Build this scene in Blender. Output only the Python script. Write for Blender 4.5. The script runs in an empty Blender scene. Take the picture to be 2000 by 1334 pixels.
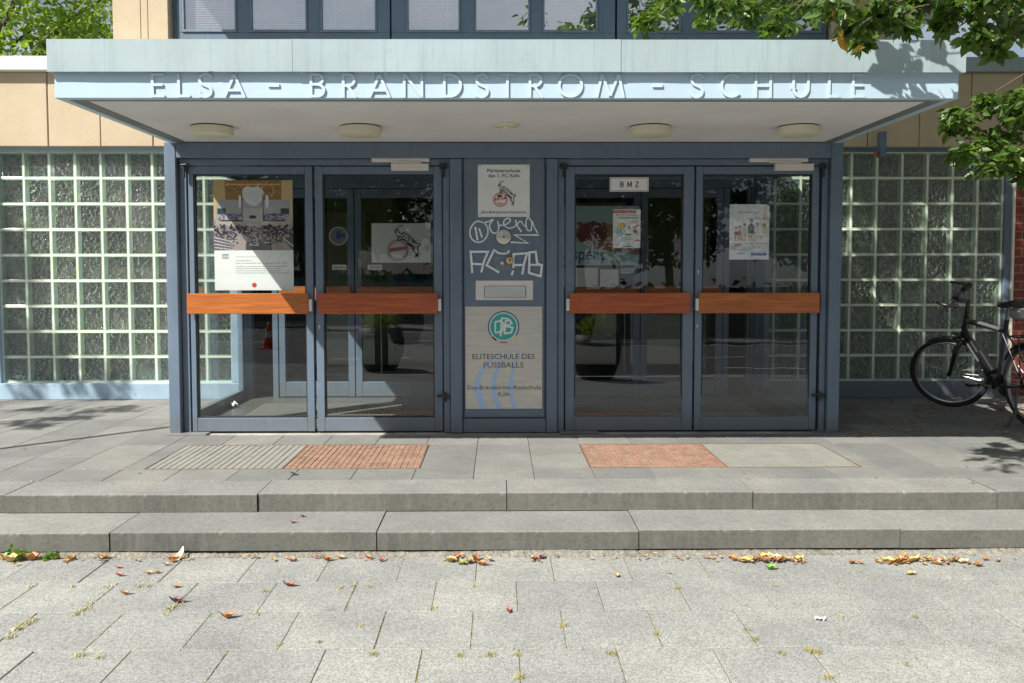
import bpy, math, random
import numpy as np
from mathutils import Vector, Matrix
random.seed(7); rng = np.random.default_rng(7)
R = math.radians
S = bpy.context.scene
COL = S.collection

# ------------------------------------------------------------ camera
F, PXC, PYC = 1650.0, 990.0, 611.0
YAW, PITCH, ROLL = 0.009, 0.0494, 0.0012
CAM = Vector((0.0, -6.6, 1.276))
RM = Matrix.Rotation(-YAW, 3, 'Z') @ Matrix.Rotation(math.pi/2-PITCH, 3, 'X') @ Matrix.Rotation(-ROLL, 3, 'Z')
cd = bpy.data.cameras.new('camera'); co = bpy.data.objects.new('camera', cd); COL.objects.link(co)
co.location = CAM; co.rotation_euler = RM.to_euler()
cd.sensor_width = 36; cd.lens = F/2000*36
cd.shift_x = (1000-PXC)/2000; cd.shift_y = (PYC-667)/2000
cd.clip_start = 0.05; cd.clip_end = 2000
S.camera = co

# ------------------------------------------------------------ world, sun, exposure
SUN = Vector((0.715, 0.659, -1.0)).normalized()
elev = math.asin(-SUN.z)
W = bpy.data.worlds.new("World"); S.world = W; W.use_nodes = True
nt = W.node_tree; bg = nt.nodes['Background']
sk = nt.nodes.new('ShaderNodeTexSky'); sk.sky_type = 'NISHITA'; sk.sun_disc = False
sk.sun_elevation = elev; sk.sun_rotation = math.atan2(-SUN.x, -SUN.y)
sk.air_density = 1.0; sk.dust_density = 2.6; sk.ozone_density = 1.0
tc = nt.nodes.new('ShaderNodeTexCoord'); mp_ = nt.nodes.new('ShaderNodeMapping'); mp_.inputs['Scale'].default_value = (1, 1, 2.6); nt.links.new(tc.outputs['Generated'], mp_.inputs[0])
cn = nt.nodes.new('ShaderNodeTexNoise'); cn.inputs['Scale'].default_value = 2.3; cn.inputs['Detail'].default_value = 8; cn.inputs['Roughness'].default_value = 0.55; nt.links.new(mp_.outputs[0], cn.inputs['Vector'])
cr = nt.nodes.new('ShaderNodeValToRGB'); cr.color_ramp.elements[0].position = 0.42; cr.color_ramp.elements[0].color = (0.22,)*3+(1,); cr.color_ramp.elements[1].position = 0.62; cr.color_ramp.elements[1].color = (0.85,)*3+(1,); nt.links.new(cn.outputs['Fac'], cr.inputs[0])
cm_ = nt.nodes.new('ShaderNodeMix'); cm_.data_type = 'RGBA'; cm_.inputs[7].default_value = (8.6, 9.0, 9.6, 1)
nt.links.new(cr.outputs[0], cm_.inputs[0]); nt.links.new(sk.outputs[0], cm_.inputs[6]); nt.links.new(cm_.outputs[2], bg.inputs[0]); bg.inputs[1].default_value = 0.05
sl = bpy.data.lights.new('sun', 'SUN'); so = bpy.data.objects.new('sun', sl); COL.objects.link(so)
sl.energy = 5.0; sl.angle = R(0.53); sl.color = (1.0, 0.95, 0.86)
so.rotation_euler = SUN.to_track_quat('-Z', 'Y').to_euler(); so.location = (-8, -9, 12)
S.view_settings.view_transform = 'Standard'; S.view_settings.look = 'None'
S.view_settings.gamma = 1; S.view_settings.exposure = 0.84
S.render.engine = 'CYCLES'

# ------------------------------------------------------------ measuring helpers (photo measurements -> metres on a given plane)
def ray(px, py):
    return RM @ Vector(((px-PXC)/F, -(py-PYC)/F, -1))
def at(px, py, Y):
    d = ray(px, py); t = (Y-CAM.y)/d.y; return CAM + d*t
def gr(px, py, z):
    d = ray(px, py); t = (z-CAM.z)/d.z; return CAM + d*t
def PX(px, Y=0.0, py=570): return at(px, py, Y).x
def PZ(py, Y=0.0, px=985): return at(px, py, Y).z

# ------------------------------------------------------------ materials
MATS = {}
def newmat(name):
    m = bpy.data.materials.new(name); m.use_nodes = True; MATS[name] = m
    return m, m.node_tree, m.node_tree.nodes['Principled BSDF']
def c4(c): return (c[0], c[1], c[2], 1)
def coords(nt, scale=(1,1,1)):
    g = nt.nodes.new('ShaderNodeNewGeometry')
    mp = nt.nodes.new('ShaderNodeMapping'); mp.inputs['Scale'].default_value = scale
    nt.links.new(g.outputs['Position'], mp.inputs['Vector']); return mp.outputs[0], g
def ramp(nt, src, p0, c0, p1, c1, mid=None):
    r = nt.nodes.new('ShaderNodeValToRGB'); e = r.color_ramp.elements
    e[0].position = p0; e[0].color = c4(c0); e[1].position = p1; e[1].color = c4(c1)
    if mid: x = e.new(mid[0]); x.color = c4(mid[1])
    nt.links.new(src, r.inputs[0]); return r.outputs[0]
def noise(nt, vec, scale, detail=4, rough=0.6):
    n = nt.nodes.new('ShaderNodeTexNoise'); n.inputs['Scale'].default_value = scale
    n.inputs['Detail'].default_value = detail; n.inputs['Roughness'].default_value = rough
    nt.links.new(vec, n.inputs['Vector']); return n.outputs['Fac']
def mixc(nt, fac, a, b, mode='MIX'):
    m = nt.nodes.new('ShaderNodeMix'); m.data_type = 'RGBA'; m.blend_type = mode
    for s, v in ((0, fac), (6, a), (7, b)):
        if hasattr(v, 'links'): nt.links.new(v, m.inputs[s])
        else: m.inputs[s].default_value = v if s == 0 else c4(v)
    return m.outputs[2]
def bump(nt, h, strength, dist=0.01, normal=None):
    b = nt.nodes.new('ShaderNodeBump'); b.inputs['Strength'].default_value = strength
    b.inputs['Distance'].default_value = dist; nt.links.new(h, b.inputs['Height'])
    if normal: nt.links.new(normal, b.inputs['Normal'])
    return b.outputs[0]
def mat(name, col, rough=0.5, metal=0.0, var=0.12, vs=3.0, dirt=None, fine=0.0, fs=200, bstr=0.0, bs=60, scale=(1,1,1), spec=0.5, coat=0):
    """paint / plaster like material: large soft wear, fine grain and bump"""
    m, nt, b = newmat(name)
    v, g = coords(nt, scale)
    n = noise(nt, v, vs, 5, 0.65)
    k = [max(0, x*(1-var)) for x in col]; k2 = [min(1, x*(1+var)) for x in col]
    out = ramp(nt, n, 0.3, k, 0.7, k2)
    if dirt:
        dn = noise(nt, v, vs*2.7, 7, 0.7)
        f = ramp(nt, dn, dirt[1], (0,0,0), dirt[1]+0.16, (1,1,1))
        out = mixc(nt, f, out, dirt[0])
    if fine:
        fn = noise(nt, v, fs, 2, 0.5)
        f = ramp(nt, fn, 0.35, (1-fine,)*3, 0.65, (1+fine,)*3)
        out = mixc(nt, 1.0, out, f, 'MULTIPLY')
    nt.links.new(out, b.inputs['Base Color'])
    b.inputs['Roughness'].default_value = rough; b.inputs['Metallic'].default_value = metal
    b.inputs['Specular IOR Level'].default_value = spec
    if coat: b.inputs['Coat Weight'].default_value = coat
    if bstr:
        bn = noise(nt, v, bs, 4, 0.6)
        nt.links.new(bump(nt, bn, bstr, 0.01), b.inputs['Normal'])
    return m

BLUE = (0.118, 0.163, 0.224)
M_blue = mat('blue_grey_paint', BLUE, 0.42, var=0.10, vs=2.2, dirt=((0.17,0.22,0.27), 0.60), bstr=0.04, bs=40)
M_bluew = mat('weathered_blue_paint', (0.14,0.19,0.245), 0.5, var=0.16, vs=6, dirt=((0.22,0.25,0.26), 0.56), bstr=0.12, bs=60)
for _m in (M_blue, M_bluew):
    _nt = _m.node_tree; _b = _nt.nodes['Principled BSDF']; _o = _b.inputs['Base Color'].links[0].from_socket; _v, _g = coords(_nt)
    _vo = _nt.nodes.new('ShaderNodeTexVoronoi'); _vo.inputs['Scale'].default_value = 11; _nt.links.new(_v, _vo.inputs['Vector'])
    _sc = _nt.nodes.new('ShaderNodeSeparateColor'); _nt.links.new(_vo.outputs['Color'], _sc.inputs[0])
    _f = mixc(_nt, 1.0, ramp(_nt, _vo.outputs['Distance'], 0.03, (1,)*3, 0.06, (0,)*3), ramp(_nt, _sc.outputs[0], 0.80, (0,)*3, 0.82, (.8,)*3), 'MULTIPLY')
    _o = mixc(_nt, _f, _o, (0.42,0.44,0.44))
    _v2, _ = coords(_nt, (9, 9, .8)); _n = noise(_nt, _v2, 2.0, 6, .7); _o = mixc(_nt, ramp(_nt, _n, .50, (0,)*3, .72, (.35,)*3), _o, (0.075,0.10,0.125))
    _sx = _nt.nodes.new('ShaderNodeSeparateXYZ'); _nt.links.new(_g.outputs['Position'], _sx.inputs[0])
    _n2 = noise(_nt, _v, 16, 5, .7); _ad = _nt.nodes.new('ShaderNodeMath'); _ad.operation = 'MULTIPLY_ADD'; _nt.links.new(_n2, _ad.inputs[0]); _ad.inputs[1].default_value = -.22; _nt.links.new(_sx.outputs[2], _ad.inputs[2])
    _o = mixc(_nt, ramp(_nt, _ad.outputs[0], 0.0, (.35,)*3, .04, (0,)*3), _o, (0.13,0.12,0.10))
    _nt.links.new(_o, _b.inputs['Base Color'])
M_bluel = mat('light_blue_sill_paint', (0.30,0.42,0.52), 0.5, var=0.15, vs=4, dirt=((0.17,0.22,0.27), 0.62))
M_fasc = mat('pale_teal_metal', (0.345,0.43,0.455), 0.38, 0.15, var=0.08, vs=1.6, dirt=((0.29,0.37,0.39), 0.60), bstr=0.03, bs=3)
_nt = M_fasc.node_tree; _b = _nt.nodes['Principled BSDF']; _o = _b.inputs['Base Color'].links[0].from_socket
_v, _ = coords(_nt, (16, 1, .9)); _n = noise(_nt, _v, 1.7, 6, .7); _o = mixc(_nt, ramp(_nt, _n, .50, (0,)*3, .74, (.55,)*3), _o, (0.22,0.30,0.33)); _nt.links.new(_o, _b.inputs['Base Color'])
M_fasc2 = mat('pale_blue_metal', (0.43,0.56,0.67), 0.38, 0.1, var=0.05, vs=2.0, dirt=((0.38,0.48,0.53), 0.64))
M_letter = mat('letter_metal', (0.50,0.62,0.70), 0.35, 0.1, var=0.04)
M_trim = mat('dark_grey_trim', (0.16,0.17,0.17), 0.6, var=0.25, vs=8, dirt=((0.3,0.3,0.28), 0.6))
M_white = mat('white_metal_fascia', (0.85,0.86,0.86), 0.45, var=0.05, vs=2)
M_closer = mat('closer_enamel', (0.62,0.60,0.58), 0.4, var=0.08, vs=9)
M_steel = mat('brushed_steel', (0.55,0.54,0.50), 0.38, 0.75, var=0.1, vs=5, scale=(1,1,8))
M_darkmetal = mat('black_hinge_metal', (0.03,0.035,0.04), 0.5, 0.4, var=0.3, vs=30)
M_rubber = mat('black_rubber', (0.012,0.012,0.013), 0.6, var=0.2, vs=20)
M_paper = mat('white_paper', (0.74,0.76,0.77), 0.6, var=0.03, vs=3, bstr=0.02, bs=8)
M_plate = mat('white_enamel_plate', (0.66,0.69,0.70), 0.35, var=0.05, vs=7, dirt=((0.5,0.5,0.45), 0.68))
M_black = mat('black_print', (0.02,0.02,0.022), 0.5, var=0.05)
M_grey = mat('grey_print', (0.30,0.33,0.36), 0.5, var=0.05)
M_red = mat('red_print', (0.50,0.06,0.05), 0.5, var=0.1)
M_teal = mat('teal_print', (0.02,0.36,0.33), 0.4, var=0.05)
M_yellow = mat('yellow_print', (0.72,0.50,0.10), 0.5, var=0.05)
M_lblue = mat('light_blue_print', (0.36,0.50,0.72), 0.45, var=0.06)
M_navy = mat('navy_print', (0.03,0.07,0.22), 0.45, var=0.06)
M_chalk = mat('silver_marker_ink', (0.66,0.71,0.76), 0.45, 0.1, var=0.2, vs=40)
M_brass = mat('brass', (0.55,0.42,0.20), 0.35, 0.8, var=0.2, vs=30)
M_lamp = mat('cream_lamp_plastic', (0.62,0.60,0.46), 0.45, var=0.05, vs=6)
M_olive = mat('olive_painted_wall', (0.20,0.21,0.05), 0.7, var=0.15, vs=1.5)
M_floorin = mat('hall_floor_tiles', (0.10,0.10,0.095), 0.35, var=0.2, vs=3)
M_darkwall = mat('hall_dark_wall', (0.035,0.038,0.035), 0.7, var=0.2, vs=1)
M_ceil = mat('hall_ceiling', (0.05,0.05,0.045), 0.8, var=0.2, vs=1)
M_blind = mat('white_blind_slats', (0.90,0.91,0.92), 0.5, var=0.03)
M_asphalt = mat('asphalt', (0.085,0.085,0.09), 0.85, var=0.25, vs=1.2, fine=0.4, fs=150)
M_mark = mat('road_paint', (0.75,0.75,0.72), 0.6, var=0.1, vs=8)
M_terra = mat('dark_planter', (0.03,0.028,0.03), 0.55, var=0.2, vs=5)
M_cone = mat('cone_orange', (0.75,0.12,0.02), 0.5, var=0.1)
M_soil = mat('soil', (0.05,0.04,0.03), 0.9, var=0.3, vs=30)

def m_soffit():
    m, nt, b = newmat('soffit_plaster'); v, g = coords(nt)
    n = noise(nt, v, 1.3, 5); n2 = noise(nt, v, 90, 3)
    o = ramp(nt, n, 0.3, (0.60,0.60,0.60), 0.7, (0.72,0.72,0.72))
    nt.links.new(o, b.inputs['Base Color']); b.inputs['Roughness'].default_value = 0.85
    nt.links.new(bump(nt, n2, 0.5, 0.006), b.inputs['Normal']); return m
M_soff = m_soffit()

def m_beige():
    m, nt, b = newmat('beige_exposed_concrete'); v, g = coords(nt)
    n = noise(nt, v, 1.8, 6); o = ramp(nt, n, 0.3, (0.44,0.36,0.245), 0.72, (0.53,0.44,0.315))
    vo = nt.nodes.new('ShaderNodeTexVoronoi'); vo.inputs['Scale'].default_value = 38; nt.links.new(v, vo.inputs['Vector'])
    f = ramp(nt, vo.outputs['Distance'], 0.06, (1,1,1), 0.13, (0,0,0))
    n3 = noise(nt, v, 9, 3); f3 = ramp(nt, n3, 0.45, (0,0,0), 0.6, (1,1,1))
    f4 = mixc(nt, 1.0, f, f3, 'MULTIPLY')
    o = mixc(nt, f4, o, (0.27,0.19,0.11))
    n2 = noise(nt, v, 160, 3); ff = ramp(nt, n2, 0.3, (0.86,0.86,0.86), 0.7, (1.1,1.1,1.1))
    o = mixc(nt, 1.0, o, ff, 'MULTIPLY')
    nt.links.new(o, b.inputs['Base Color']); b.inputs['Roughness'].default_value = 0.85
    nt.links.new(bump(nt, n2, 0.4, 0.004), b.inputs['Normal']); return m
M_beige = m_beige()

def m_brick():
    m, nt, b = newmat('red_brick'); 
    g = nt.nodes.new('ShaderNodeNewGeometry'); mp = nt.nodes.new('ShaderNodeMapping')
    mp.inputs['Rotation'].default_value = (R(-90), 0, 0); nt.links.new(g.outputs['Position'], mp.inputs['Vector'])
    br = nt.nodes.new('ShaderNodeTexBrick'); nt.links.new(mp.outputs[0], br.inputs['Vector'])
    br.inputs['Scale'].default_value = 1; br.inputs['Brick Width'].default_value = 0.25; br.inputs['Row Height'].default_value = 0.0833
    br.inputs['Mortar Size'].default_value = 0.006; br.inputs['Color1'].default_value = (0.25,0.045,0.025,1)
    br.inputs['Color2'].default_value = (0.18,0.035,0.022,1); br.inputs['Mortar'].default_value = (0.25,0.17,0.14,1)
    n = noise(nt, g.outputs['Position'], 30, 4); f = ramp(nt, n, 0.3, (0.8,)*3, 0.7, (1.15,)*3)
    o = mixc(nt, 1.0, br.outputs['Color'], f, 'MULTIPLY'); nt.links.new(o, b.inputs['Base Color'])
    b.inputs['Roughness'].default_value = 0.7
    nt.links.new(bump(nt, br.outputs['Fac'], -0.5, 0.006), b.inputs['Normal']); return m
M_brick = m_brick()

def m_wood(name, ca, cb):
    m, nt, b = newmat(name); v, g = coords(nt, (1.6, 14, 22))
    n = noise(nt, v, 1.6, 6, 0.65); w = nt.nodes.new('ShaderNodeTexNoise'); w.inputs['Scale'].default_value = 5
    v2, _ = coords(nt, (0.7, 10, 34)); nt.links.new(v2, w.inputs['Vector']); w.inputs['Detail'].default_value = 5
    w.inputs['Distortion'].default_value = 0.6
    o = ramp(nt, n, 0.28, ca, 0.72, cb)
    f = ramp(nt, w.outputs['Fac'], 0.42, (0.78,0.72,0.7), 0.58, (1.08,1.08,1.08))
    o = mixc(nt, 1.0, o, f, 'MULTIPLY'); nt.links.new(o, b.inputs['Base Color'])
    b.inputs['Roughness'].default_value = 0.35; b.inputs['Coat Weight'].default_value = 0.3
    return m
M_wood = m_wood('varnished_orange_wood', (0.33,0.095,0.022), (0.46,0.155,0.036))
M_woodr = m_wood('varnished_red_wood', (0.30,0.062,0.02), (0.42,0.105,0.032))

def island(nt):
    g = nt.nodes.new('ShaderNodeNewGeometry'); return g.outputs['Random Per Island']
def m_slab(name, ca, cb, grain=0.45, gs=110, moss=True, b_str=0.5, spots=True, streak=False):
    m, nt, b = newmat(name); v, g = coords(nt)
    o = ramp(nt, island(nt), 0.0, ca, 1.0, cb)
    n = noise(nt, v, 2.4, 6); f = ramp(nt, n, 0.3, (0.80,0.81,0.82), 0.7, (1.12,1.12,1.09))
    o = mixc(nt, 1.0, o, f, 'MULTIPLY')
    vo = nt.nodes.new('ShaderNodeTexVoronoi'); vo.inputs['Scale'].default_value = gs; nt.links.new(v, vo.inputs['Vector'])
    f = ramp(nt, vo.outputs['Color'], 0.1, (1-grain,)*3, 0.9, (1+grain,)*3)
    o = mixc(nt, 1.0, o, f, 'MULTIPLY')
    n2 = noise(nt, v, gs*1.3, 3, 0.7); f = ramp(nt, n2, 0.3, (1-grain*0.5,)*3, 0.7, (1+grain*0.5,)*3)
    o = mixc(nt, 1.0, o, f, 'MULTIPLY')
    if spots:                                                     # trodden gum and stains
        vs = nt.nodes.new('ShaderNodeTexVoronoi'); vs.inputs['Scale'].default_value = 3.1; nt.links.new(v, vs.inputs['Vector'])
        f = ramp(nt, vs.outputs['Distance'], 0.05, (1,1,1), 0.07, (0,0,0))
        sel = nt.nodes.new('ShaderNodeSeparateColor'); nt.links.new(vs.outputs['Color'], sel.inputs[0])
        f2 = ramp(nt, sel.outputs[0], 0.62, (0,0,0), 0.64, (0.55,)*3)
        o = mixc(nt, mixc(nt, 1.0, f, f2, 'MULTIPLY'), o, (0.13,0.13,0.13))
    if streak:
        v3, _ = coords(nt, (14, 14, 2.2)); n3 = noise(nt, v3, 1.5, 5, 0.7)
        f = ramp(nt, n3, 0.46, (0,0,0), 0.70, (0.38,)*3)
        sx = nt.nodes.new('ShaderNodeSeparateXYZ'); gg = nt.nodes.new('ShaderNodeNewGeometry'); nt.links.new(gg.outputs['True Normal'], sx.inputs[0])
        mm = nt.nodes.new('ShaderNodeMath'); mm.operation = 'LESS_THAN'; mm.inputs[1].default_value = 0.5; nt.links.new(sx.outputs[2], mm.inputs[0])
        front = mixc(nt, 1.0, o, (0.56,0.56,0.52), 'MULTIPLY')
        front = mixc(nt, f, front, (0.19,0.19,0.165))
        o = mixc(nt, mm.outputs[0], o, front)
    nt.links.new(o, b.inputs['Base Color']); b.inputs['Roughness'].default_value = 0.85
    b.inputs['Specular IOR Level'].default_value = 0.3
    nb = noise(nt, v, 24, 5, 0.7)
    nn = bump(nt, nb, 0.25, 0.004)
    nt.links.new(bump(nt, n2, b_str, 0.002, nn), b.inputs['Normal']); return m
M_slab = m_slab('washed_concrete_slabs', (0.235,0.24,0.235), (0.265,0.268,0.258), grain=0.34, gs=170, b_str=0.4)
M_tile = m_slab('basalt_floor_tiles', (0.155,0.16,0.16), (0.205,0.205,0.195), grain=0.07, gs=60, b_str=0.2)
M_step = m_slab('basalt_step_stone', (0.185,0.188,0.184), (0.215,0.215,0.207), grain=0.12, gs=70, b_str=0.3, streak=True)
M_joint = mat('joint_sand', (0.165,0.16,0.105), 0.95, var=0.45, vs=20, fine=0.4, fs=200)
M_joint2 = mat('tile_joint_mortar', (0.30,0.29,0.26), 0.95, var=0.5, vs=4)
M_mortar = mat('rough_mortar', (0.19,0.18,0.155), 0.95, var=0.3, vs=12, fine=0.25, fs=90, bstr=0.8, bs=60)
M_matg = mat('grey_grating_stone', (0.215,0.22,0.20), 0.9, var=0.12, vs=5, dirt=((0.26,0.19,0.14), 0.60), fine=0.15, fs=150, bstr=0.3, bs=90)
M_mato = mat('rusty_orange_grating', (0.24,0.130,0.088), 0.9, var=0.3, vs=7, dirt=((0.25,0.21,0.165), 0.48), fine=0.35, fs=150, bstr=0.3, bs=90)
M_matl = mat('sandy_groove', (0.36,0.26,0.18), 0.95, var=0.3, vs=12)
M_matj = mat('grating_groove', (0.26,0.18,0.12), 0.95, var=0.3, vs=12)

def m_thin(name, tint=(0.93,0.96,0.95), boost=1.7, bumpy=None, rough=0.0, base=0.0):
    m, nt, b = newmat(name); nt.nodes.remove(b); out = nt.nodes['Material Output']
    def mth(op, a, b_=None):
        k = nt.nodes.new('ShaderNodeMath'); k.operation = op
        for i_, v_ in enumerate((a, b_)):
            if v_ is None: continue
            if hasattr(v_, 'links'): nt.links.new(v_, k.inputs[i_])
            else: k.inputs[i_].default_value = v_
        return k.outputs[0]
    ge = nt.nodes.new('ShaderNodeNewGeometry'); dp_ = nt.nodes.new('ShaderNodeVectorMath'); dp_.operation = 'DOT_PRODUCT'
    nt.links.new(ge.outputs['Normal'], dp_.inputs[0]); nt.links.new(ge.outputs['Incoming'], dp_.inputs[1])
    schlick = mth('ADD', mth('MULTIPLY', mth('POWER', mth('SUBTRACT', 1.0, mth('ABSOLUTE', dp_.outputs['Value'])), 5.0), 0.96), 0.04)
    mu = nt.nodes.new('ShaderNodeMath'); mu.operation = 'MULTIPLY_ADD'; mu.use_clamp = True
    mu.inputs[1].default_value = boost; mu.inputs[2].default_value = base; nt.links.new(schlick, mu.inputs[0])
    tr = nt.nodes.new('ShaderNodeBsdfTransparent'); tr.inputs[0].default_value = c4(tint)
    gl = nt.nodes.new('ShaderNodeBsdfGlossy'); gl.inputs['Roughness'].default_value = rough; gl.inputs[0].default_value = (0.95,0.97,1,1)
    if bumpy:
        v, g = coords(nt); n = noise(nt, v, bumpy[0], 2, 0.5)
        bb = bump(nt, n, bumpy[1], bumpy[2]); nt.links.new(bb, gl.inputs['Normal']); nt.links.new(bb, dp_.inputs[0])
    mx = nt.nodes.new('ShaderNodeMixShader'); nt.links.new(mu.outputs[0], mx.inputs[0])
    nt.links.new(tr.outputs[0], mx.inputs[1]); nt.links.new(gl.outputs[0], mx.inputs[2]); nt.links.new(mx.outputs[0], out.inputs[0])
    return m
M_glass = m_thin('door_glass', (0.90,0.93,0.92), 1.8, bumpy=(1.3, 0.02, 0.05))
M_win = m_thin('window_glass', (0.9,0.94,0.94), 2.6, bumpy=(0.9, 0.03, 0.1), base=0.36)
M_bfront = m_thin('glass_block_face', (0.88,0.94,0.89), 3.2, bumpy=(30, 1.0, 0.06), rough=0.05)
def m_bback():
    m, nt, b = newmat('glass_block_back'); nt.nodes.remove(b); out = nt.nodes['Material Output']
    v, g = coords(nt); n = noise(nt, v, 16, 2, 0.5)
    tr = nt.nodes.new('ShaderNodeBsdfTransparent'); tr.inputs[0].default_value = (0.35,0.40,0.36,1)
    p = nt.nodes.new('ShaderNodeBsdfPrincipled'); p.inputs['Roughness'].default_value = 0.15
    o = ramp(nt, n, 0.3, (0.10,0.11,0.09), 0.72, (0.19,0.20,0.165))
    o = mixc(nt, 1.0, o, ramp(nt, island(nt), 0, (0.6,0.62,0.6), 1, (1.35,1.3,1.15)), 'MULTIPLY'); nt.links.new(o, p.inputs['Base Color'])
    nt.links.new(bump(nt, n, 0.8, 0.03), p.inputs['Normal'])
    mx = nt.nodes.new('ShaderNodeMixShader'); mx.inputs[0].default_value = 0.6
    nt.links.new(tr.outputs[0], mx.inputs[1]); nt.links.new(p.outputs[0], mx.inputs[2]); nt.links.new(mx.outputs[0], out.inputs[0]); return m
M_bback = m_bback()
def m_brim():
    m, nt, b = newmat('glass_block_edge'); v, g = coords(nt); n = noise(nt, v, 18, 3)
    o = ramp(nt, n, 0.3, (0.55,0.68,0.56), 0.7, (0.72,0.82,0.70)); nt.links.new(o, b.inputs['Base Color'])
    b.inputs['Roughness'].default_value = 0.12; return m
M_brim = m_brim(); _nt = M_brim.node_tree; _p = _nt.nodes['Principled BSDF']; _t = _nt.nodes.new('ShaderNodeBsdfTranslucent'); _t.inputs[0].default_value = (0.72,0.90,0.76,1); _m = _nt.nodes.new('ShaderNodeMixShader'); _m.inputs[0].default_value = 0.5
_nt.links.new(_p.outputs[0], _m.inputs[1]); _nt.links.new(_t.outputs[0], _m.inputs[2]); _nt.links.new(_m.outputs[0], _nt.nodes['Material Output'].inputs[0])
M_bmort = mat('white_block_mortar', (0.76,0.75,0.66), 0.7, var=0.1, vs=9, dirt=((0.5,0.5,0.42), 0.62))

def m_leaf(name, cols, trans=0.45):
    m, nt, b = newmat(name); nt.nodes.remove(b); out = nt.nodes['Material Output']
    r = nt.nodes.new('ShaderNodeValToRGB'); e = r.color_ramp.elements
    e[0].color = c4(cols[0]); e[0].position = 0; e[1].color = c4(cols[-1]); e[1].position = 1
    for i, c in enumerate(cols[1:-1]): x = e.new((i+1)/(len(cols)-1)); x.color = c4(c)
    nt.links.new(island(nt), r.inputs[0])
    p = nt.nodes.new('ShaderNodeBsdfPrincipled'); p.inputs['Roughness'].default_value = 0.42
    nt.links.new(r.outputs[0], p.inputs['Base Color'])
    t = nt.nodes.new('ShaderNodeBsdfTranslucent')
    tc = mixc(nt, 1.0, r.outputs[0], (1.9,1.7,0.5), 'MULTIPLY'); nt.links.new(tc, t.inputs[0])
    mx = nt.nodes.new('ShaderNodeMixShader'); mx.inputs[0].default_value = trans
    nt.links.new(p.outputs[0], mx.inputs[1]); nt.links.new(t.outputs[0], mx.inputs[2]); nt.links.new(mx.outputs[0], out.inputs[0]); return m
M_leafA = m_leaf('dark_broad_leaves', [(0.05,0.095,0.018),(0.07,0.14,0.025),(0.10,0.18,0.035)], 0.4)
M_leafB2 = m_leaf('young_broad_leaves', [(0.07,0.14,0.025),(0.11,0.20,0.03),(0.16,0.26,0.05)], 0.45)
M_leafB = m_leaf('bright_tree_leaves', [(0.11,0.20,0.03),(0.17,0.29,0.05),(0.22,0.34,0.08)], 0.5)
M_leafC = m_leaf('far_tree_leaves', [(0.02,0.045,0.012),(0.035,0.07,0.02),(0.05,0.09,0.025)], 0.25)
M_leafY = m_leaf('yellow_withered_leaves', [(0.42,0.30,0.05),(0.36,0.20,0.04),(0.45,0.38,0.09)], 0.3)
M_bark = mat('bark', (0.10,0.08,0.06), 0.9, var=0.35, vs=8, bstr=0.6, bs=30)
M_dry = m_leaf('dry_fallen_leaves', [(0.34,0.16,0.06),(0.48,0.33,0.12),(0.22,0.11,0.05),(0.50,0.38,0.22),(0.40,0.20,0.08),(0.30,0.18,0.10)], 0.15)
M_straw = m_leaf('dry_grass', [(0.36,0.32,0.15),(0.46,0.40,0.22),(0.17,0.20,0.07),(0.30,0.27,0.12)], 0.2)
M_moss = mat('joint_moss', (0.10,0.12,0.03), 0.95, var=0.4, vs=30)
M_weed = m_leaf('weed_leaves', [(0.07,0.17,0.02),(0.12,0.25,0.04)], 0.4)

def m_attr():
    m, nt, b = newmat('printed_poster'); a = nt.nodes.new('ShaderNodeVertexColor'); a.layer_name = 'print'
    nt.links.new(a.outputs[0], b.inputs['Base Color']); b.inputs['Roughness'].default_value = 0.45; return m
M_print = m_attr()

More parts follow.
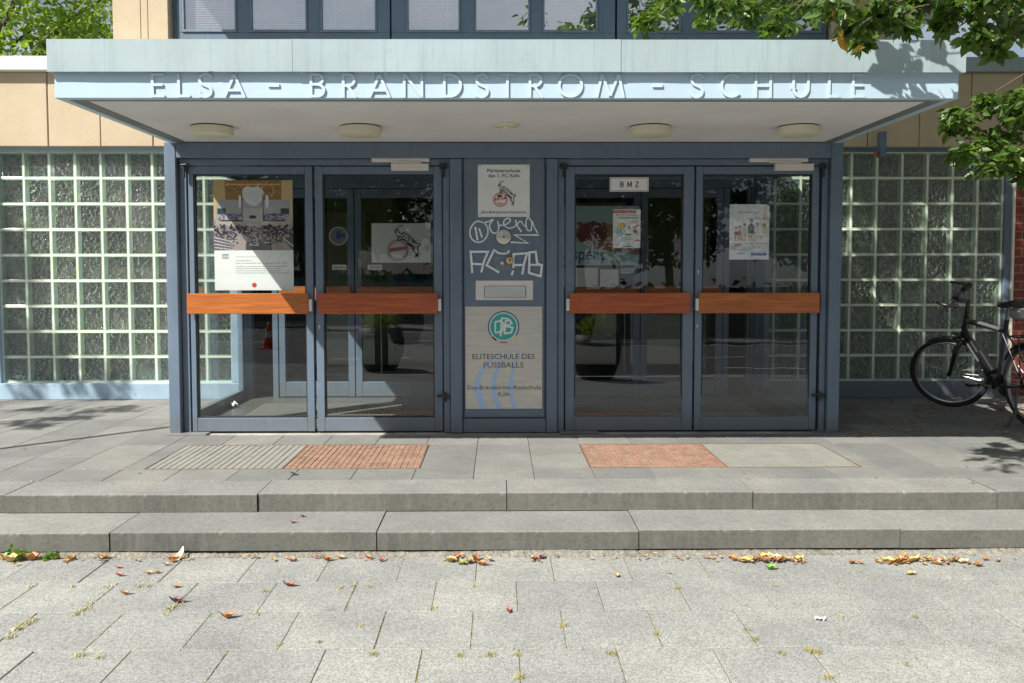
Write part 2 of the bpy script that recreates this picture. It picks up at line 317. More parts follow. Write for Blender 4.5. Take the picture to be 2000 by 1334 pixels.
# ------------------------------------------------------------ mesh builder and object helpers
WP = {}
class MB:
    def __init__(s): s.v = []; s.f = []
    def add(s, vs, fs):
        n = len(s.v); s.v += [tuple(p) for p in vs]; s.f += [tuple(i+n for i in f) for f in fs]; return s
    def box(s, x0, x1, y0, y1, z0, z1):
        return s.add([(x0,y0,z0),(x1,y0,z0),(x1,y1,z0),(x0,y1,z0),(x0,y0,z1),(x1,y0,z1),(x1,y1,z1),(x0,y1,z1)],
              [(0,3,2,1),(4,5,6,7),(0,1,5,4),(1,2,6,5),(2,3,7,6),(3,0,4,7)])
    def bbox(s, x0, x1, y0, y1, z0, z1, b=0.004):
        """box with chamfered edges"""
        import itertools
        X = (x0,x1); Y = (y0,y1); Z = (z0,z1); b = min(b, (x1-x0)/2.5, (y1-y0)/2.5, (z1-z0)/2.5)
        vs = []; idx = {}
        for i,j,k in itertools.product((0,1),(0,1),(0,1)):
            sx, sy, sz = (1-2*i)*b, (1-2*j)*b, (1-2*k)*b
            for a,(dx,dy,dz) in enumerate(((0,sy,sz),(sx,0,sz),(sx,sy,0))):
                idx[(i,j,k,a)] = len(vs); vs.append((X[i]+dx, Y[j]+dy, Z[k]+dz))
        fs = []
        def face(ax, side):
            o = [a for a in (0,1,2) if a != ax]; q = []
            for u, w in ((0,0),(1,0),(1,1),(0,1)):
                c = [0,0,0]; c[ax] = side; c[o[0]] = u; c[o[1]] = w; q.append(idx[(c[0],c[1],c[2],ax)])
            fs.append(q)
        for ax in (0,1,2):
            for sd in (0,1): face(ax, sd)
        for ax in (0,1,2):
            o = [a for a in (0,1,2) if a != ax]
            for u in (0,1):
                for w in (0,1):
                    c0 = [0,0,0]; c0[o[0]] = u; c0[o[1]] = w; c1 = list(c0); c1[ax] = 1
                    fs.append([idx[(*c0,o[0])], idx[(*c1,o[0])], idx[(*c1,o[1])], idx[(*c0,o[1])]])
        for i,j,k in itertools.product((0,1),(0,1),(0,1)): fs.append([idx[(i,j,k,0)], idx[(i,j,k,1)], idx[(i,j,k,2)]])
        return s.add(vs, fs)
    def quad(s, a, b, c, d): return s.add([a,b,c,d], [(0,1,2,3)])
    def tube(s, pts, r, n=10, cap=True):
        pts = [Vector(p) for p in pts]; rr = r if isinstance(r, (list,tuple)) else [r]*len(pts)
        base = len(s.v); up = None
        for i, p in enumerate(pts):
            d = (pts[min(i+1,len(pts)-1)] - pts[max(i-1,0)]).normalized()
            if up is None: up = Vector((0,0,1)) if abs(d.z) < 0.9 else Vector((1,0,0))
            a = d.cross(up); 
            if a.length < 1e-5: a = d.orthogonal()
            a.normalize(); b = a.cross(d).normalized(); up = b
            for k in range(n):
                t = 2*math.pi*k/n; s.v.append(tuple(p + a*math.cos(t)*rr[i] + b*math.sin(t)*rr[i]))
        for i in range(len(pts)-1):
            for k in range(n):
                q = base+i*n; s.f.append((q+k, q+(k+1)%n, q+n+(k+1)%n, q+n+k))
        if cap:
            s.f.append(tuple(base+k for k in range(n))[::-1]); e = base+(len(pts)-1)*n; s.f.append(tuple(e+k for k in range(n)))
        return s
    def lathe(s, prof, c, axis='Z', n=32):
        """prof: list (r, h) ; closed with caps where r=0"""
        base = len(s.v); c = Vector(c)
        for r, h in prof:
            for k in range(n):
                t = 2*math.pi*k/n; x, y = r*math.cos(t), r*math.sin(t)
                p = Vector((x,y,h)) if axis == 'Z' else (Vector((x,-h,y)) if axis == 'Y' else Vector((h,x,y)))
                s.v.append(tuple(c+p))
        for i in range(len(prof)-1):
            for k in range(n):
                q = base+i*n; s.f.append((q+k, q+(k+1)%n, q+n+(k+1)%n, q+n+k))
        if prof[0][0] > 1e-6: s.f.append(tuple(base+k for k in range(n))[::-1])
        if prof[-1][0] > 1e-6: e = base+(len(prof)-1)*n; s.f.append(tuple(e+k for k in range(n)))
        return s
    def ring(s, c, r, w, Y, n=48, a0=0, a1=360):
        m = max(3, int(n*(a1-a0)/360)); b = len(s.v)
        for k in range(m+1):
            t = R(a0+(a1-a0)*k/m)
            for q in (r-w/2, r+w/2): s.v.append((c[0]+q*math.cos(t), Y, c[1]+q*math.sin(t)))
        for k in range(m): s.f.append((b+2*k, b+2*k+1, b+2*k+3, b+2*k+2))
        return s
    def disc(s, c, r, Y, n=40):
        return s.add([(c[0]+r*math.cos(2*math.pi*k/n), Y, c[1]+r*math.sin(2*math.pi*k/n)) for k in range(n)], [tuple(range(n))])
    def poly(s, pts, Y):
        return s.add([(p[0],Y,p[1]) for p in pts], [tuple(range(len(pts)))])
    def ribbon(s, pts, w, Y, depth=0.0, dy=0.0, closed=False, wf=None):
        """flat (or extruded) stroke in the XZ plane with mitred corners"""
        P = [Vector((p[0], p[1])) for p in pts]; n = len(P); L = []
        for i in range(n):
            if closed: d0 = (P[i]-P[i-1]); d1 = (P[(i+1)%n]-P[i])
            else: d0 = P[i]-P[i-1] if i else P[1]-P[0]; d1 = P[i+1]-P[i] if i < n-1 else P[-1]-P[-2]
            d0 = d0.normalized(); d1 = d1.normalized(); t = (d0+d1)
            t = t.normalized() if t.length > 1e-4 else d0
            nn = Vector((-t.y, t.x)); k = max(0.45, nn.dot(Vector((-d0.y, d0.x))))
            ww = (wf(i/(n-1)) if wf else 1)*w
            L.append((P[i]+nn*ww/2/k, P[i]-nn*ww/2/k))
        b = len(s.v); m = n if closed else n-1
        for i, (a, c) in enumerate(L):
            y = Y - dy*i
            s.v += [(a.x, y, a.y), (c.x, y, c.y)]
            if depth: s.v += [(a.x, y+depth, a.y), (c.x, y+depth, c.y)]
        st = 4 if depth else 2
        for i in range(m):
            p, q = b+i*st, b+((i+1)%n)*st
            s.f.append((p, p+1, q+1, q))
            if depth: s.f += [(p, q, q+2, p+2), (p+1, p+3, q+3, q+1), (p+2, q+2, q+3, p+3)]
        if depth and not closed:
            s.f += [(b, b+2, b+3, b+1), (b+(n-1)*4, b+(n-1)*4+1, b+(n-1)*4+3, b+(n-1)*4+2)]
        return s
    def xf(s, M):
        s.v = [tuple(M @ Vector(p)) for p in s.v]; return s
    def build(s, name, m, parent=None, smooth=False, label=None, cat=None, group=None, kind=None):
        V = np.array(s.v, dtype=float); lo = V.min(0); hi = V.max(0)
        o0 = np.array([(lo[0]+hi[0])/2, (lo[1]+hi[1])/2, lo[2]])
        me = bpy.data.meshes.new(name); me.from_pydata((V-o0).tolist(), [], s.f); me.update()
        mm = m if isinstance(m, bpy.types.Material) else None
        if mm: me.materials.append(mm)
        if smooth:
            me.polygons.foreach_set('use_smooth', [True]*len(me.polygons))
        o = bpy.data.objects.new(name, me); COL.objects.link(o)
        pw = WP[parent.name] if parent else Vector((0,0,0))
        if parent: o.parent = parent
        o.location = Vector(o0)-pw; WP[o.name] = Vector(o0)
        tag(o, label, cat, group, kind)
        return o
def tag(o, label=None, cat=None, group=None, kind=None):
    if label: o['label'] = label
    if cat: o['category'] = cat
    if group: o['group'] = group
    if kind: o['kind'] = kind
    return o
def thing(name, label, cat, loc, group=None):
    o = bpy.data.objects.new(name, None); COL.objects.link(o); o.location = loc; o.empty_display_size = 0.1
    WP[o.name] = Vector(loc); return tag(o, label, cat, group)
def smooth_sharp(o, ang=35):
    me = o.data
    try: me.set_sharp_from_angle(angle=R(ang))
    except Exception: pass
    return o
def copy_tree(o, parent=None):
    c = o.copy(); COL.objects.link(c); c.parent = parent; WP[c.name] = Vector(WP[o.name])
    for ch in list(o.children): copy_tree(ch, c)
    return c
def recalc(o):
    import bmesh
    b = bmesh.new(); b.from_mesh(o.data); bmesh.ops.recalc_face_normals(b, faces=b.faces); b.to_mesh(o.data); b.free(); return o
def text(mb, s, x0, x1, z0, z1, Y, offset=0.0, shear=0):
    cu = bpy.data.curves.new('t', 'FONT'); cu.body = s; cu.size = 1; cu.resolution_u = 3; cu.offset = offset; cu.shear = shear
    o = bpy.data.objects.new('t', cu); COL.objects.link(o)
    dg = bpy.context.evaluated_depsgraph_get(); me = bpy.data.meshes.new_from_object(o.evaluated_get(dg))
    vs = [v.co.copy() for v in me.vertices]; fs = [tuple(p.vertices) for p in me.polygons]
    bpy.data.objects.remove(o); bpy.data.curves.remove(cu); bpy.data.meshes.remove(me)
    ax = min(v.x for v in vs); bx = max(v.x for v in vs); ay = min(v.y for v in vs); by = max(v.y for v in vs)
    mb.add([(x0+(v.x-ax)/(bx-ax)*(x1-x0), Y, z0+(v.y-ay)/(by-ay)*(z1-z0)) for v in vs], fs)
def spline(pts, k=6, closed=False):
    P = [Vector(p) for p in pts]; out = []; n = len(P)
    for i in range(n if closed else n-1):
        if closed: a,b,c,d = P[i-1],P[i],P[(i+1)%n],P[(i+2)%n]
        else: a,b,c,d = P[max(i-1,0)],P[i],P[i+1],P[min(i+2,n-1)]
        for j in range(k):
            t = j/k; out.append(0.5*((2*b)+(-a+c)*t+(2*a-5*b+4*c-d)*t*t+(-a+3*b-3*c+d)*t**3))
    if not closed: out.append(P[-1])
    return out
def bars(mb, x0, x1, z0, z1, Y, seed=0):
    """a line of print too small to read: word-long dashes"""
    q = random.Random(seed); x = x0; zm = (z0+z1)/2; h_ = (z1-z0)*.28
    while x < x1-.003:
        w = min(q.uniform(.006, .03), x1-x); mb.add([(x,Y,zm-h_),(x+w,Y,zm-h_),(x+w,Y,zm+h_),(x,Y,zm+h_)], [(0,1,2,3)]); x += w+.004
class Canvas:
    """tiny raster used for the printed posters (one face per run of equal colour)"""
    def __init__(s, w, h, bg): s.a = np.zeros((h, w, 3)); s.a[:] = bg; s.w = w; s.h = h; s.Y, s.X = np.mgrid[0:h, 0:w]
    def rect(s, x0, y0, x1, y1, c): s.a[int(y0*s.h):int(y1*s.h)+1, int(x0*s.w):int(x1*s.w)+1] = c
    def ell(s, x, y, rx, ry, c): s.a[((s.X/s.w-x)/rx)**2+((s.Y/s.h-y)/ry)**2 < 1] = c
    def poly(s, pts, c):
        ins = np.zeros((s.h, s.w), bool); X = s.X/s.w; Y = s.Y/s.h; n = len(pts)
        for i in range(n):
            (x1,y1),(x2,y2) = pts[i], pts[(i+1)%n]
            if y1 == y2: continue
            cnd = ((y1 > Y) != (y2 > Y)) & (X < (x2-x1)*(Y-y1)/(y2-y1)+x1); ins ^= cnd
        s.a[ins] = c
    def speck(s, n, x0, y0, x1, y1, r, cols):
        for i in range(n):
            x = rng.uniform(x0,x1); y = rng.uniform(y0,y1); k = r*rng.uniform(.6,1.4)
            s.ell(x, y, k/s.w, k/s.h, cols[rng.integers(len(cols))])
    def build(s, name, x0, x1, z0, z1, Y, parent, wave=0.0):
        V = []; Fc = []; C = []
        q = np.round(s.a*40)/40
        for j in range(s.h):
            i = 0
            while i < s.w:
                k = i+1
                while k < s.w and (q[j,k] == q[j,i]).all(): k += 1
                za = z1-(z1-z0)*j/s.h; zb = z1-(z1-z0)*(j+1)/s.h
                xa = x0+(x1-x0)*i/s.w; xb = x0+(x1-x0)*k/s.w; n = len(V)
                V += [(xa,Y,zb),(xb,Y,zb),(xb,Y,za),(xa,Y,za)]; Fc.append((n,n+1,n+2,n+3)); C.append(q[j,i]); i = k
        mb = MB(); mb.v = V; mb.f = Fc; o = mb.build(name, M_print, parent)
        at_ = o.data.color_attributes.new('print', 'FLOAT_COLOR', 'CORNER')
        arr = np.ones((len(Fc), 4, 4)); arr[:, :, :3] = np.array(C)[:, None, :]
        at_.data.foreach_set('color', arr.ravel()); return o

# ------------------------------------------------------------ levels
ZP = 0.0                      # platform
ZG = -0.231                   # pavement
YS1, YS2 = -1.793, -2.167     # step fronts
YW = 1.92                     # block wall
XL, XR = PX(325.5), PX(1643)    # portal sides
YC = -1.693; ZC = 2.266       # canopy lower front

# ------------------------------------------------------------ ground, pavement, road
g = MB(); g.box(-60, 60, -60, 40, ZG-0.45, ZG-0.14); g.build('ground', M_joint, kind='structure')
mb = MB(); mb.box(-30, 30, -8.0, YS2+0.25, ZG-0.12, ZG-0.0035); mb.build('joint_bed', M_joint, kind='structure')
def slabs(rows, x0, x1, pitch, z, gap, mbx, th=0.08, jit=0.0015):
    for (ya, yb, off) in rows:
        k = math.floor((x0-off)/pitch)
        while off+k*pitch < x1:
            a = off+k*pitch; gx = gap*random.uniform(0.5, 1.7); zz = z+random.uniform(-jit, jit)
            mbx.bbox(a+gx/2, a+pitch-gx/2, ya+gap*0.55, yb-gap*0.55, zz-th, zz, 0.0022); k += 1
mb = MB()
ya = -6.6+2487/615; Yr = [YS2-0.03, -6.6+4.044, -6.6+3.684, -6.6+3.307]
rows = []
offs = [-0.1176, 0.081, -0.116, 0.078]
y = Yr[-1]
for i in range(3): rows.append((Yr[i+1], Yr[i], offs[i]))
i = 3
while y > -7.8:
    rows.append((y-0.372, y, offs[i % 2 + 2])); y -= 0.372; i += 1
slabs(rows, -5.5, 5.5, 0.3855, ZG, 0.0038, mb)
mb.build('pavement', M_slab, kind='structure')
mb = MB(); mb.bbox(-30, 30, y-0.14, y-0.01, ZG-0.3, ZG-0.005, 0.01); mb.build('kerb', M_step, kind='structure')
mb = MB(); mb.box(-60, 60, -22, y-0.142, ZG-0.3, ZG-0.12); mb.build('road', M_asphalt, kind='structure')
mb = MB(); mb.box(-60, 60, -60, -22.004, ZG-0.3, ZG-0.03); mb.build('far_pavement', M_slab, kind='structure')
mb = MB()
for k in range(-6, 7):
    for yy in (-11.2, -15.4): mb.box(k*4.2+0.6, k*4.2+2.3, yy-0.07, yy+0.07, ZG-0.125, ZG-0.116)
mb.box(-50, 50, -21.7, -21.55, ZG-0.125, ZG-0.116)
mb.build('road_marking', M_mark, kind='structure')

# mortar bed under the lower step, lumpy
mb = MB(); n = 420; xs = np.linspace(-3.4, 3.6, n)
prof = [(YS2+0.03, -0.205), (YS2-0.004, -0.212), (YS2-0.02, -0.222), (YS2-0.045, -0.2305)]
b0 = len(mb.v)
for i, x in enumerate(xs):
    h = 0.5+0.5*math.sin(x*2.1+1)+0.4*math.sin(x*5.3)
    for j, (py_, pz_) in enumerate(prof):
        mb.v.append((x, py_-(0.012*h if j else 0)+random.uniform(-.004,.004), pz_-(0.008*(1.2-h) if j < 3 else 0.002)+random.uniform(-.003,.003)))
for i in range(n-1):
    for j in range(len(prof)-1):
        q = i*len(prof)+j; mb.f.append((q, q+1, q+1+len(prof), q+len(prof)))
mb.build('mortar_bed', M_mortar, kind='structure')

# steps
def step_blocks(name, joints, y0, y1, z0, z1, seed):
    random.seed(seed); mb = MB()
    J = joints
    for a, b in zip(J[:-1], J[1:]):
        dz = random.uniform(-0.003, 0.003); dy = random.uniform(-0.006, 0.006); gp = random.choice((.004,.006,.008,.018))
        # block with a slightly ragged front edge
        n = max(2, int((b-a)/0.018)); A = a+gp/2; B = b-gp/2; base = len(mb.v); prof = 6
        for i in range(n+1):
            x = A+(B-A)*i/n; ch = max(0, random.gauss(0, 1))**3*0.0011; ch = min(ch, 0.012)
            e = 0.006+ch+random.uniform(0,.0015)
            pr = [(y1, z1+dz), (y0+dy+e, z1+dz), (y0+dy+e*0.3, z1+dz-e*0.3), (y0+dy, z1+dz-e), (y0+dy, z0), (y1, z0)]
            for (yy, zz) in pr: mb.v.append((x, yy, zz))
        for i in range(n):
            for j in range(prof):
                q = base+i*prof; mb.f.append((q+j, q+(j+1)%prof, q+prof+(j+1)%prof, q+prof+j))
        mb.f.append(tuple(base+j for j in range(prof))); e_ = base+n*prof; mb.f.append(tuple(e_+j for j in range(prof))[::-1])
    return recalc(mb.build(name, M_step, kind='structure'))
J1 = [gr(p, 967, 0).x for p in (-490*2+8, -480, 8, 500, 990, 1478, 1965, 2455, 2940)]
J2 = [gr(p, 1044, -0.105).x for p in (-830, -315, 208, 733, 1252, 1775, 2298, 2820)]
step_blocks('upper_step', J1, YS1, -1.477, -0.104, 0.0, 3)
step_blocks('lower_step', J2, YS2, YS1+0.06, -0.206, -0.107, 5)
mb = MB(); mb.box(-9, 9, YS1+0.03, -1.50, -0.23, -0.108); mb.box(-9, 9, YS2+0.03, YS1+0.028, -0.23, -0.2065); mb.build('step_core', M_joint, kind='structure')

# platform tiles with the recessed gratings left out
mb = MB(); mb.box(-12, 12, -1.475, 12, -0.2, -0.008); mb.build('platform_bed', M_joint2, kind='structure')
mats_x = [(gr(285,915,0).x, gr(552,915,0).x), (gr(552,915,0).x, gr(820,914,0).x), (gr(1152,911,0).x, gr(1420,911,0).x), (gr(1420,911,0).x, gr(1682,911,0).x)]
YM0, YM1 = gr(985,914,0).y, gr(985,868,0).y
rows = [(-1.475, YM0-0.004), (YM0, YM0+(YM1-YM0)/2), (YM0+(YM1-YM0)/2, YM1), (YM1+0.002, YM1+0.38)]
yy = YM1+0.38
while yy < YW: rows.append((yy, min(yy+0.38, YW-0.02))); yy += 0.38
mb = MB(); pt = 0.378; off = gr(934,858,0).x
for r_i, (ya, yb) in enumerate(rows):
    k = math.floor((-7.5-off)/pt)
    while off+k*pt < 7.5:
        a, b = off+k*pt, off+(k+1)*pt; k += 1
        segs = [(a, b)]
        if r_i in (1, 2):
            for (m0, m1) in ((mats_x[0][0], mats_x[1][1]), (mats_x[2][0], mats_x[3][1])):
                ns = []
                for (u, w) in segs:
                    if w <= m0 or u >= m1: ns.append((u, w))
                    else:
                        if u < m0-0.02: ns.append((u, m0-0.002))
                        if w > m1+0.02: ns.append((m1+0.002, w))
                segs = ns
        if yb > 0.05 and a > XL-0.05 and b < XR+0.05: continue
        for (u, w) in segs:
            zz = random.uniform(-.0012, .0012); mb.bbox(u+0.0018, w-0.0018, ya+0.0018, yb-0.0018, -0.006, zz, 0.0015)
mb.build('platform_paving', M_tile, kind='structure')

M_rust = mat('rusty_steel', (0.20,0.12,0.08), 0.8, 0.3, var=0.4, vs=20)
def grating(i, m, label, step, w):
    x0, x1 = mats_x[i]; t = thing('floor_grating', label, 'floor grating', ((x0+x1)/2, (YM0+YM1)/2, -0.006), 'ribbed gratings set into the paving in front of the doors')
    bb = MB(); bb.box(x0+.001, x1-.001, YM0, YM1, -0.007, -0.0045); bb.build('groove_bed', M_matl if m is M_mato else M_matj, t)
    r = MB(); x = x0+0.004
    nx = int((x1-x0)/step); sp = (x1-x0-0.008)/nx
    for k in range(nx):
        for j in range(2):
            ya = YM0+0.003+(YM1-YM0-0.006)*j/2; yb = YM0+0.003+(YM1-YM0-0.006)*(j+1)/2-0.0025
            zz = -0.0005+random.uniform(-.001,.0006); r.bbox(x0+.004+k*sp, x0+.004+(k+1)*sp-w, ya, yb, -0.0045, zz, 0.001)
    r.build('rib', m, t)
    e = MB(); e.box(x0+.0005, x1-.0005, YM0-.003, YM0+.002, -0.006, .0018); e.box(x0+.0005, x1-.0005, YM1-.002, YM1+.0015, -0.006, .0018); e.box(x0+.0005, x0+.0035, YM0+.0021, YM1-.0021, -0.006, .0018); e.box(x1-.0035, x1-.0005, YM0+.0021, YM1-.0021, -0.006, .0018); e.build('edge_frame', M_rust, t)
grating(0, M_matg, 'pale grey ribbed grating at the far left, in front of the leftmost door', 0.046, 0.006)
grating(1, M_mato, 'rusty orange ribbed grating fading to grey, in front of the second door', 0.040, 0.005)
grating(2, M_mato, 'evenly orange ribbed grating in front of the third door', 0.030, 0.0035)
grating(3, M_matg, 'greenish grey fine ribbed grating in front of the rightmost door', 0.030, 0.0045)

# ------------------------------------------------------------ school building
bld = thing('school_building', 'school building with beige concrete panels, glass block windows and blue framed upper windows', 'building', (0, 5, 0))
# glass block windows
PIT = 0.2555; ZB0 = PZ(746, YW, 300); ZB1 = ZB0+9*PIT
def block_window(xa, cols, frame_x0, frame_x1, lab):
    fr = MB(); y0 = YW-0.05
    fr.bbox(frame_x0, frame_x1, y0, YW+0.06, ZB1+0.003, ZB1+0.075, .004)
    fr.bbox(frame_x0-.001, frame_x1+.001, y0-0.05, YW+0.06, 0.0, ZB0-0.003, .004)
    fr.bbox(frame_x0, xa-0.004, y0, YW+0.06, ZB0-.002, ZB1+0.002, .004)
    if xa+cols*PIT+0.004 < frame_x1: fr.bbox(xa+cols*PIT+0.004, frame_x1, y0, YW+0.06, ZB0-.002, ZB1+0.002, .004)
    w = fr.build('glass_block_window', M_bluel if xa < 0 else M_blue, bld, label=lab)  # right frame takes the darker paint: shade put into its colour
    mo, ri, fa, ba = MB(), MB(), MB(), MB()
    m = 0.0062
    for i in range(cols+1):
        x = xa+i*PIT; mo.box(x-m, x+m, YW-0.004, YW+0.006, ZB0-.002, ZB1+.002)
    for j in range(10):
        z = ZB0+j*PIT
        for i in range(cols): mo.box(xa+i*PIT+m, xa+(i+1)*PIT-m, YW-0.003, YW+0.007, z-m, z+m)
    for i in range(cols):
        for j in range(9):
            x0 = xa+i*PIT+m; x1 = xa+(i+1)*PIT-m; z0 = ZB0+j*PIT+m; z1 = ZB0+(j+1)*PIT-m
            e = 0.0085+random.uniform(-.001,.001); yf = YW-0.006+random.uniform(-.0008,.0008)
            # rim ring sloping in, then the glass walls of the hollow block
            L = [[(x0,yf+.004,z0),(x1,yf+.004,z0),(x1,yf+.004,z1),(x0,yf+.004,z1)],
                 [(x0+.004,yf,z0+.004),(x1-.004,yf,z0+.004),(x1-.004,yf,z1-.004),(x0+.004,yf,z1-.004)],
                 [(x0+e,yf+.002,z0+e),(x1-e,yf+.002,z0+e),(x1-e,yf+.002,z1-e),(x0+e,yf+.002,z1-e)],
                 [(x0+e+.003,yf+.07,z0+e+.003),(x1-e-.003,yf+.07,z0+e+.003),(x1-e-.003,yf+.07,z1-e-.003),(x0+e+.003,yf+.07,z1-e-.003)]]
            ri.add([p for q in L for p in q], [(a*4+k, a*4+(k+1)%4, a*4+4+(k+1)%4, a*4+4+k) for a in range(3) for k in range(4)])
            fa.quad((x0+e,yf+.0025,z0+e),(x1-e,yf+.0025,z0+e),(x1-e,yf+.0025,z1-e),(x0+e,yf+.0025,z1-e))
            ba.quad((x0+e+.002,yf+.0695,z0+e+.002),(x1-e-.002,yf+.0695,z0+e+.002),(x1-e-.002,yf+.0695,z1-e-.002),(x0+e+.002,yf+.0695,z1-e-.002))
    mo.build('mortar_grid', M_bmort, w); ri.build('block_edges', M_brim, w); fa.build('block_faces', M_bfront, w); ba.build('block_backs', M_bback, w)
    return w
xj = at(46, 330, YW).x
xa_l = xj-PIT
nl = int(math.floor((PX(463, YW)-xa_l)/PIT)); 
block_window(xa_l, nl, xa_l-0.06, XL+0.02, None)
xr_end = PX(1953, YW); nr = 10; xa_r = xr_end-nr*PIT
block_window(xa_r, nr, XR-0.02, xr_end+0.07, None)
# shadow gap, wall panels
def panels(x0, x1, z0, z1, y0, pitch, off, name='wall_panels', m=M_beige):
    mb = MB(); k = math.floor((x0-off)/pitch)
    while off+k*pitch < x1:
        a = max(x0, off+k*pitch); b = min(x1, off+(k+1)*pitch)
        if b-a > 0.02: mb.bbox(a+.004, b-.004, y0+random.uniform(-.002,.002), y0+0.10, z0, z1, .006)
        k += 1
    return mb.build(name, m, bld)
ZPB = PZ(286, 1.80, 200); ZPT = PZ(141, 1.80, 200); ZRT = PZ(110, 1.74, 50)
ofl = at(93, 220, 1.80).x
panels(-9.5, XL+0.4, ZPB, ZPT, 1.80, 0.512, ofl); panels(XR-0.4, 9.5, ZPB, ZPT, 1.80, 0.512, at(1898,200,1.8).x)
mb = MB(); mb.box(-9.5, 9.5, 1.905, 1.95, ZB1+0.076, ZPT+.05); mb.build('wall_core', M_trim, bld)
for (a, b, nm) in ((-9.5, -3.0, 'left'), (3.0, 9.5, 'right')):
    mb = MB(); mb.bbox(a, b, 1.72, 1.95, ZPT+0.003, ZRT, .006); mb.build('roof_fascia', M_white if nm == 'left' else M_fasc, bld)  # same fascia both sides; on the right its shade is set in the colour
mb = MB(); mb.box(-9.5, 9.5, 1.951, 12, 3.30, ZRT-0.01); mb.build('roof', M_trim, bld)
# brick wall at the right, wall left of the blocks
mb = MB(); mb.box(xr_end+0.095, 9.5, 1.86, 1.99, 0, ZPB-.002); mb.build('brick_wall', M_brick, bld)
mb = MB(); mb.box(xr_end+0.072, xr_end+0.093, 1.85, 1.98, 0, ZPB-.003); mb.build('brick_edge_strip', M_bmort, bld)
mb = MB(); mb.box(-9.5, xa_l-0.062, 1.86, 1.99, 0, ZPB-.002); mb.build('side_wall', M_bluew, bld)
# hall
hx0, hx1, hy1 = -9.3, 9.3, 9.0
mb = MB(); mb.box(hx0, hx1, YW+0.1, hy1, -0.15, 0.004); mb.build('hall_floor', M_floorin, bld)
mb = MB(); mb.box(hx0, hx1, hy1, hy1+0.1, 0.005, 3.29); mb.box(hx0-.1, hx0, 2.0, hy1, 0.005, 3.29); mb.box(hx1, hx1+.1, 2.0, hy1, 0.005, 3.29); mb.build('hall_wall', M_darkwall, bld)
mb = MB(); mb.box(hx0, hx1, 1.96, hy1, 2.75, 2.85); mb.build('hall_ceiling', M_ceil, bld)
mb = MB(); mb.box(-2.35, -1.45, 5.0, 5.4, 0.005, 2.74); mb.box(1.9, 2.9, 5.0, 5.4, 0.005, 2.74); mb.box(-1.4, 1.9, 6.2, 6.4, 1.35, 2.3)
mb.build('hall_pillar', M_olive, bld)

# upper storey
YU = 2.06; ux0, ux1 = PX(229, YU, 60), PX(1726, YU, 60); zu0 = 3.30
wx0, wx1 = PX(336, YU, 40), PX(1619, YU, 40)
mb = MB()
jx = [ux0, PX(283, YU, 40), PX(297, YU, 40), wx0]
for a, b in zip(jx[:-1], jx[1:]): mb.bbox(a+.002, b-.002, YU-0.10, YU+0.15, zu0, 6.5, .004)
mb.build('upper_pier', M_beige, bld); mb = MB()
jx = [wx1, PX(1660, YU, 40), ux1]
for a, b in zip(jx[:-1], jx[1:]): mb.bbox(a+.002, b-.002, YU-0.10, YU+0.15, zu0, 6.5, .004)
mb.build('upper_pier', M_beige, bld)
mb = MB(); mb.box(ux0+.01, ux1-.01, YU+0.45, YU+8, zu0-.1, 6.4); mb.box(ux0+.01, wx0, YU+0.151, YU+0.449, zu0-.1, 6.4); mb.box(wx1, ux1-.01, YU+0.151, YU+0.449, zu0-.1, 6.4); mb.build('upper_storey_core', M_darkwall, bld)
mb = MB(); mb.bbox(-3.55, 6.0, 0.55, YU+8, 4.76, 4.95, .01); mb.build('upper_eaves', M_fasc, bld)
panes = [(357,464),(489,602),(626,737),(794,900),(926,1036),(1059,1168),(1223,1330),(1357,1466),(1490,1604)]
bays = [(347, 762), (765, 1201), (1205, 1612)]
zs0 = PZ(77, YU)-0.04; zpan = PZ(61, YU); ztop = 5.3
for bi, (ba_, bb_) in enumerate(bays):
    fx0, fx1 = PX(ba_, YU, 40), PX(bb_, YU, 40)
    f = MB(); ps = panes[bi*3:bi*3+3]; X = [(PX(a, YU, 30), PX(b, YU, 30)) for a, b in ps]
    f.bbox(fx0, fx1, YU-0.02, YU+0.06, zs0, zpan-0.022, .003)
    edges = [fx0]+[v for p in X for v in p]+[fx1]
    for k in range(0, 8, 2): f.bbox(edges[k], edges[k+1], YU-0.02, YU+0.06, zpan-0.021, ztop, .003)
    w = f.build('upper_window', M_blue, bld)
    s_ = MB(); gl = MB()
    for (a, b) in X:      # sash inside the frame opening
        q = 0.022
        s_.bbox(a-.0, b+.0, YU-0.035, YU+0.03, zpan-0.020, zpan+0.004, .003)
        s_.bbox(a+.001, a+q, YU-0.030, YU+0.03, zpan+0.0045, ztop, .003); s_.bbox(b-q, b-.001, YU-0.030, YU+0.03, zpan+0.0045, ztop, .003)
        gl.quad((a+q-.002,YU-.005,zpan+.003),(b-q+.002,YU-.005,zpan+.003),(b-q+.002,YU-.003,ztop),(a+q-.002,YU-.003,ztop))
    s_.build('sash', M_bluew, w); gl.build('pane', M_win, w)
    for k, (a, b) in enumerate(X):
        if bi == 1 and k == 1: continue
        sl_ = MB(); z = zpan+0.012+(0.02 if (bi, k) in ((0,0),(1,2)) else 0)
        while z < 4.35:
            tz = 0.0078; sl_.add([(a+.03,YU+.05,z-tz),(b-.03,YU+.05,z-tz),(b-.03,YU+.072,z+tz),(a+.03,YU+.072,z+tz),(a+.03,YU+.051,z-tz-.0008),(b-.03,YU+.051,z-tz-.0008),(b-.03,YU+.073,z+tz-.0008),(a+.03,YU+.073,z+tz-.0008)],
                   [(0,1,2,3),(7,6,5,4),(0,4,5,1),(2,6,7,3)]); z += 0.0175
        sl_.box(a+.03, b-.03, YU+.052, YU+.07, zpan+0.002, zpan+0.009)
        for u in (0.25, 0.75): sl_.box(a+(b-a)*u-.001, a+(b-a)*u+.001, YU+.046, YU+.048, zpan+.01, 4.35)
        sl_.build('blind', M_blind, w)
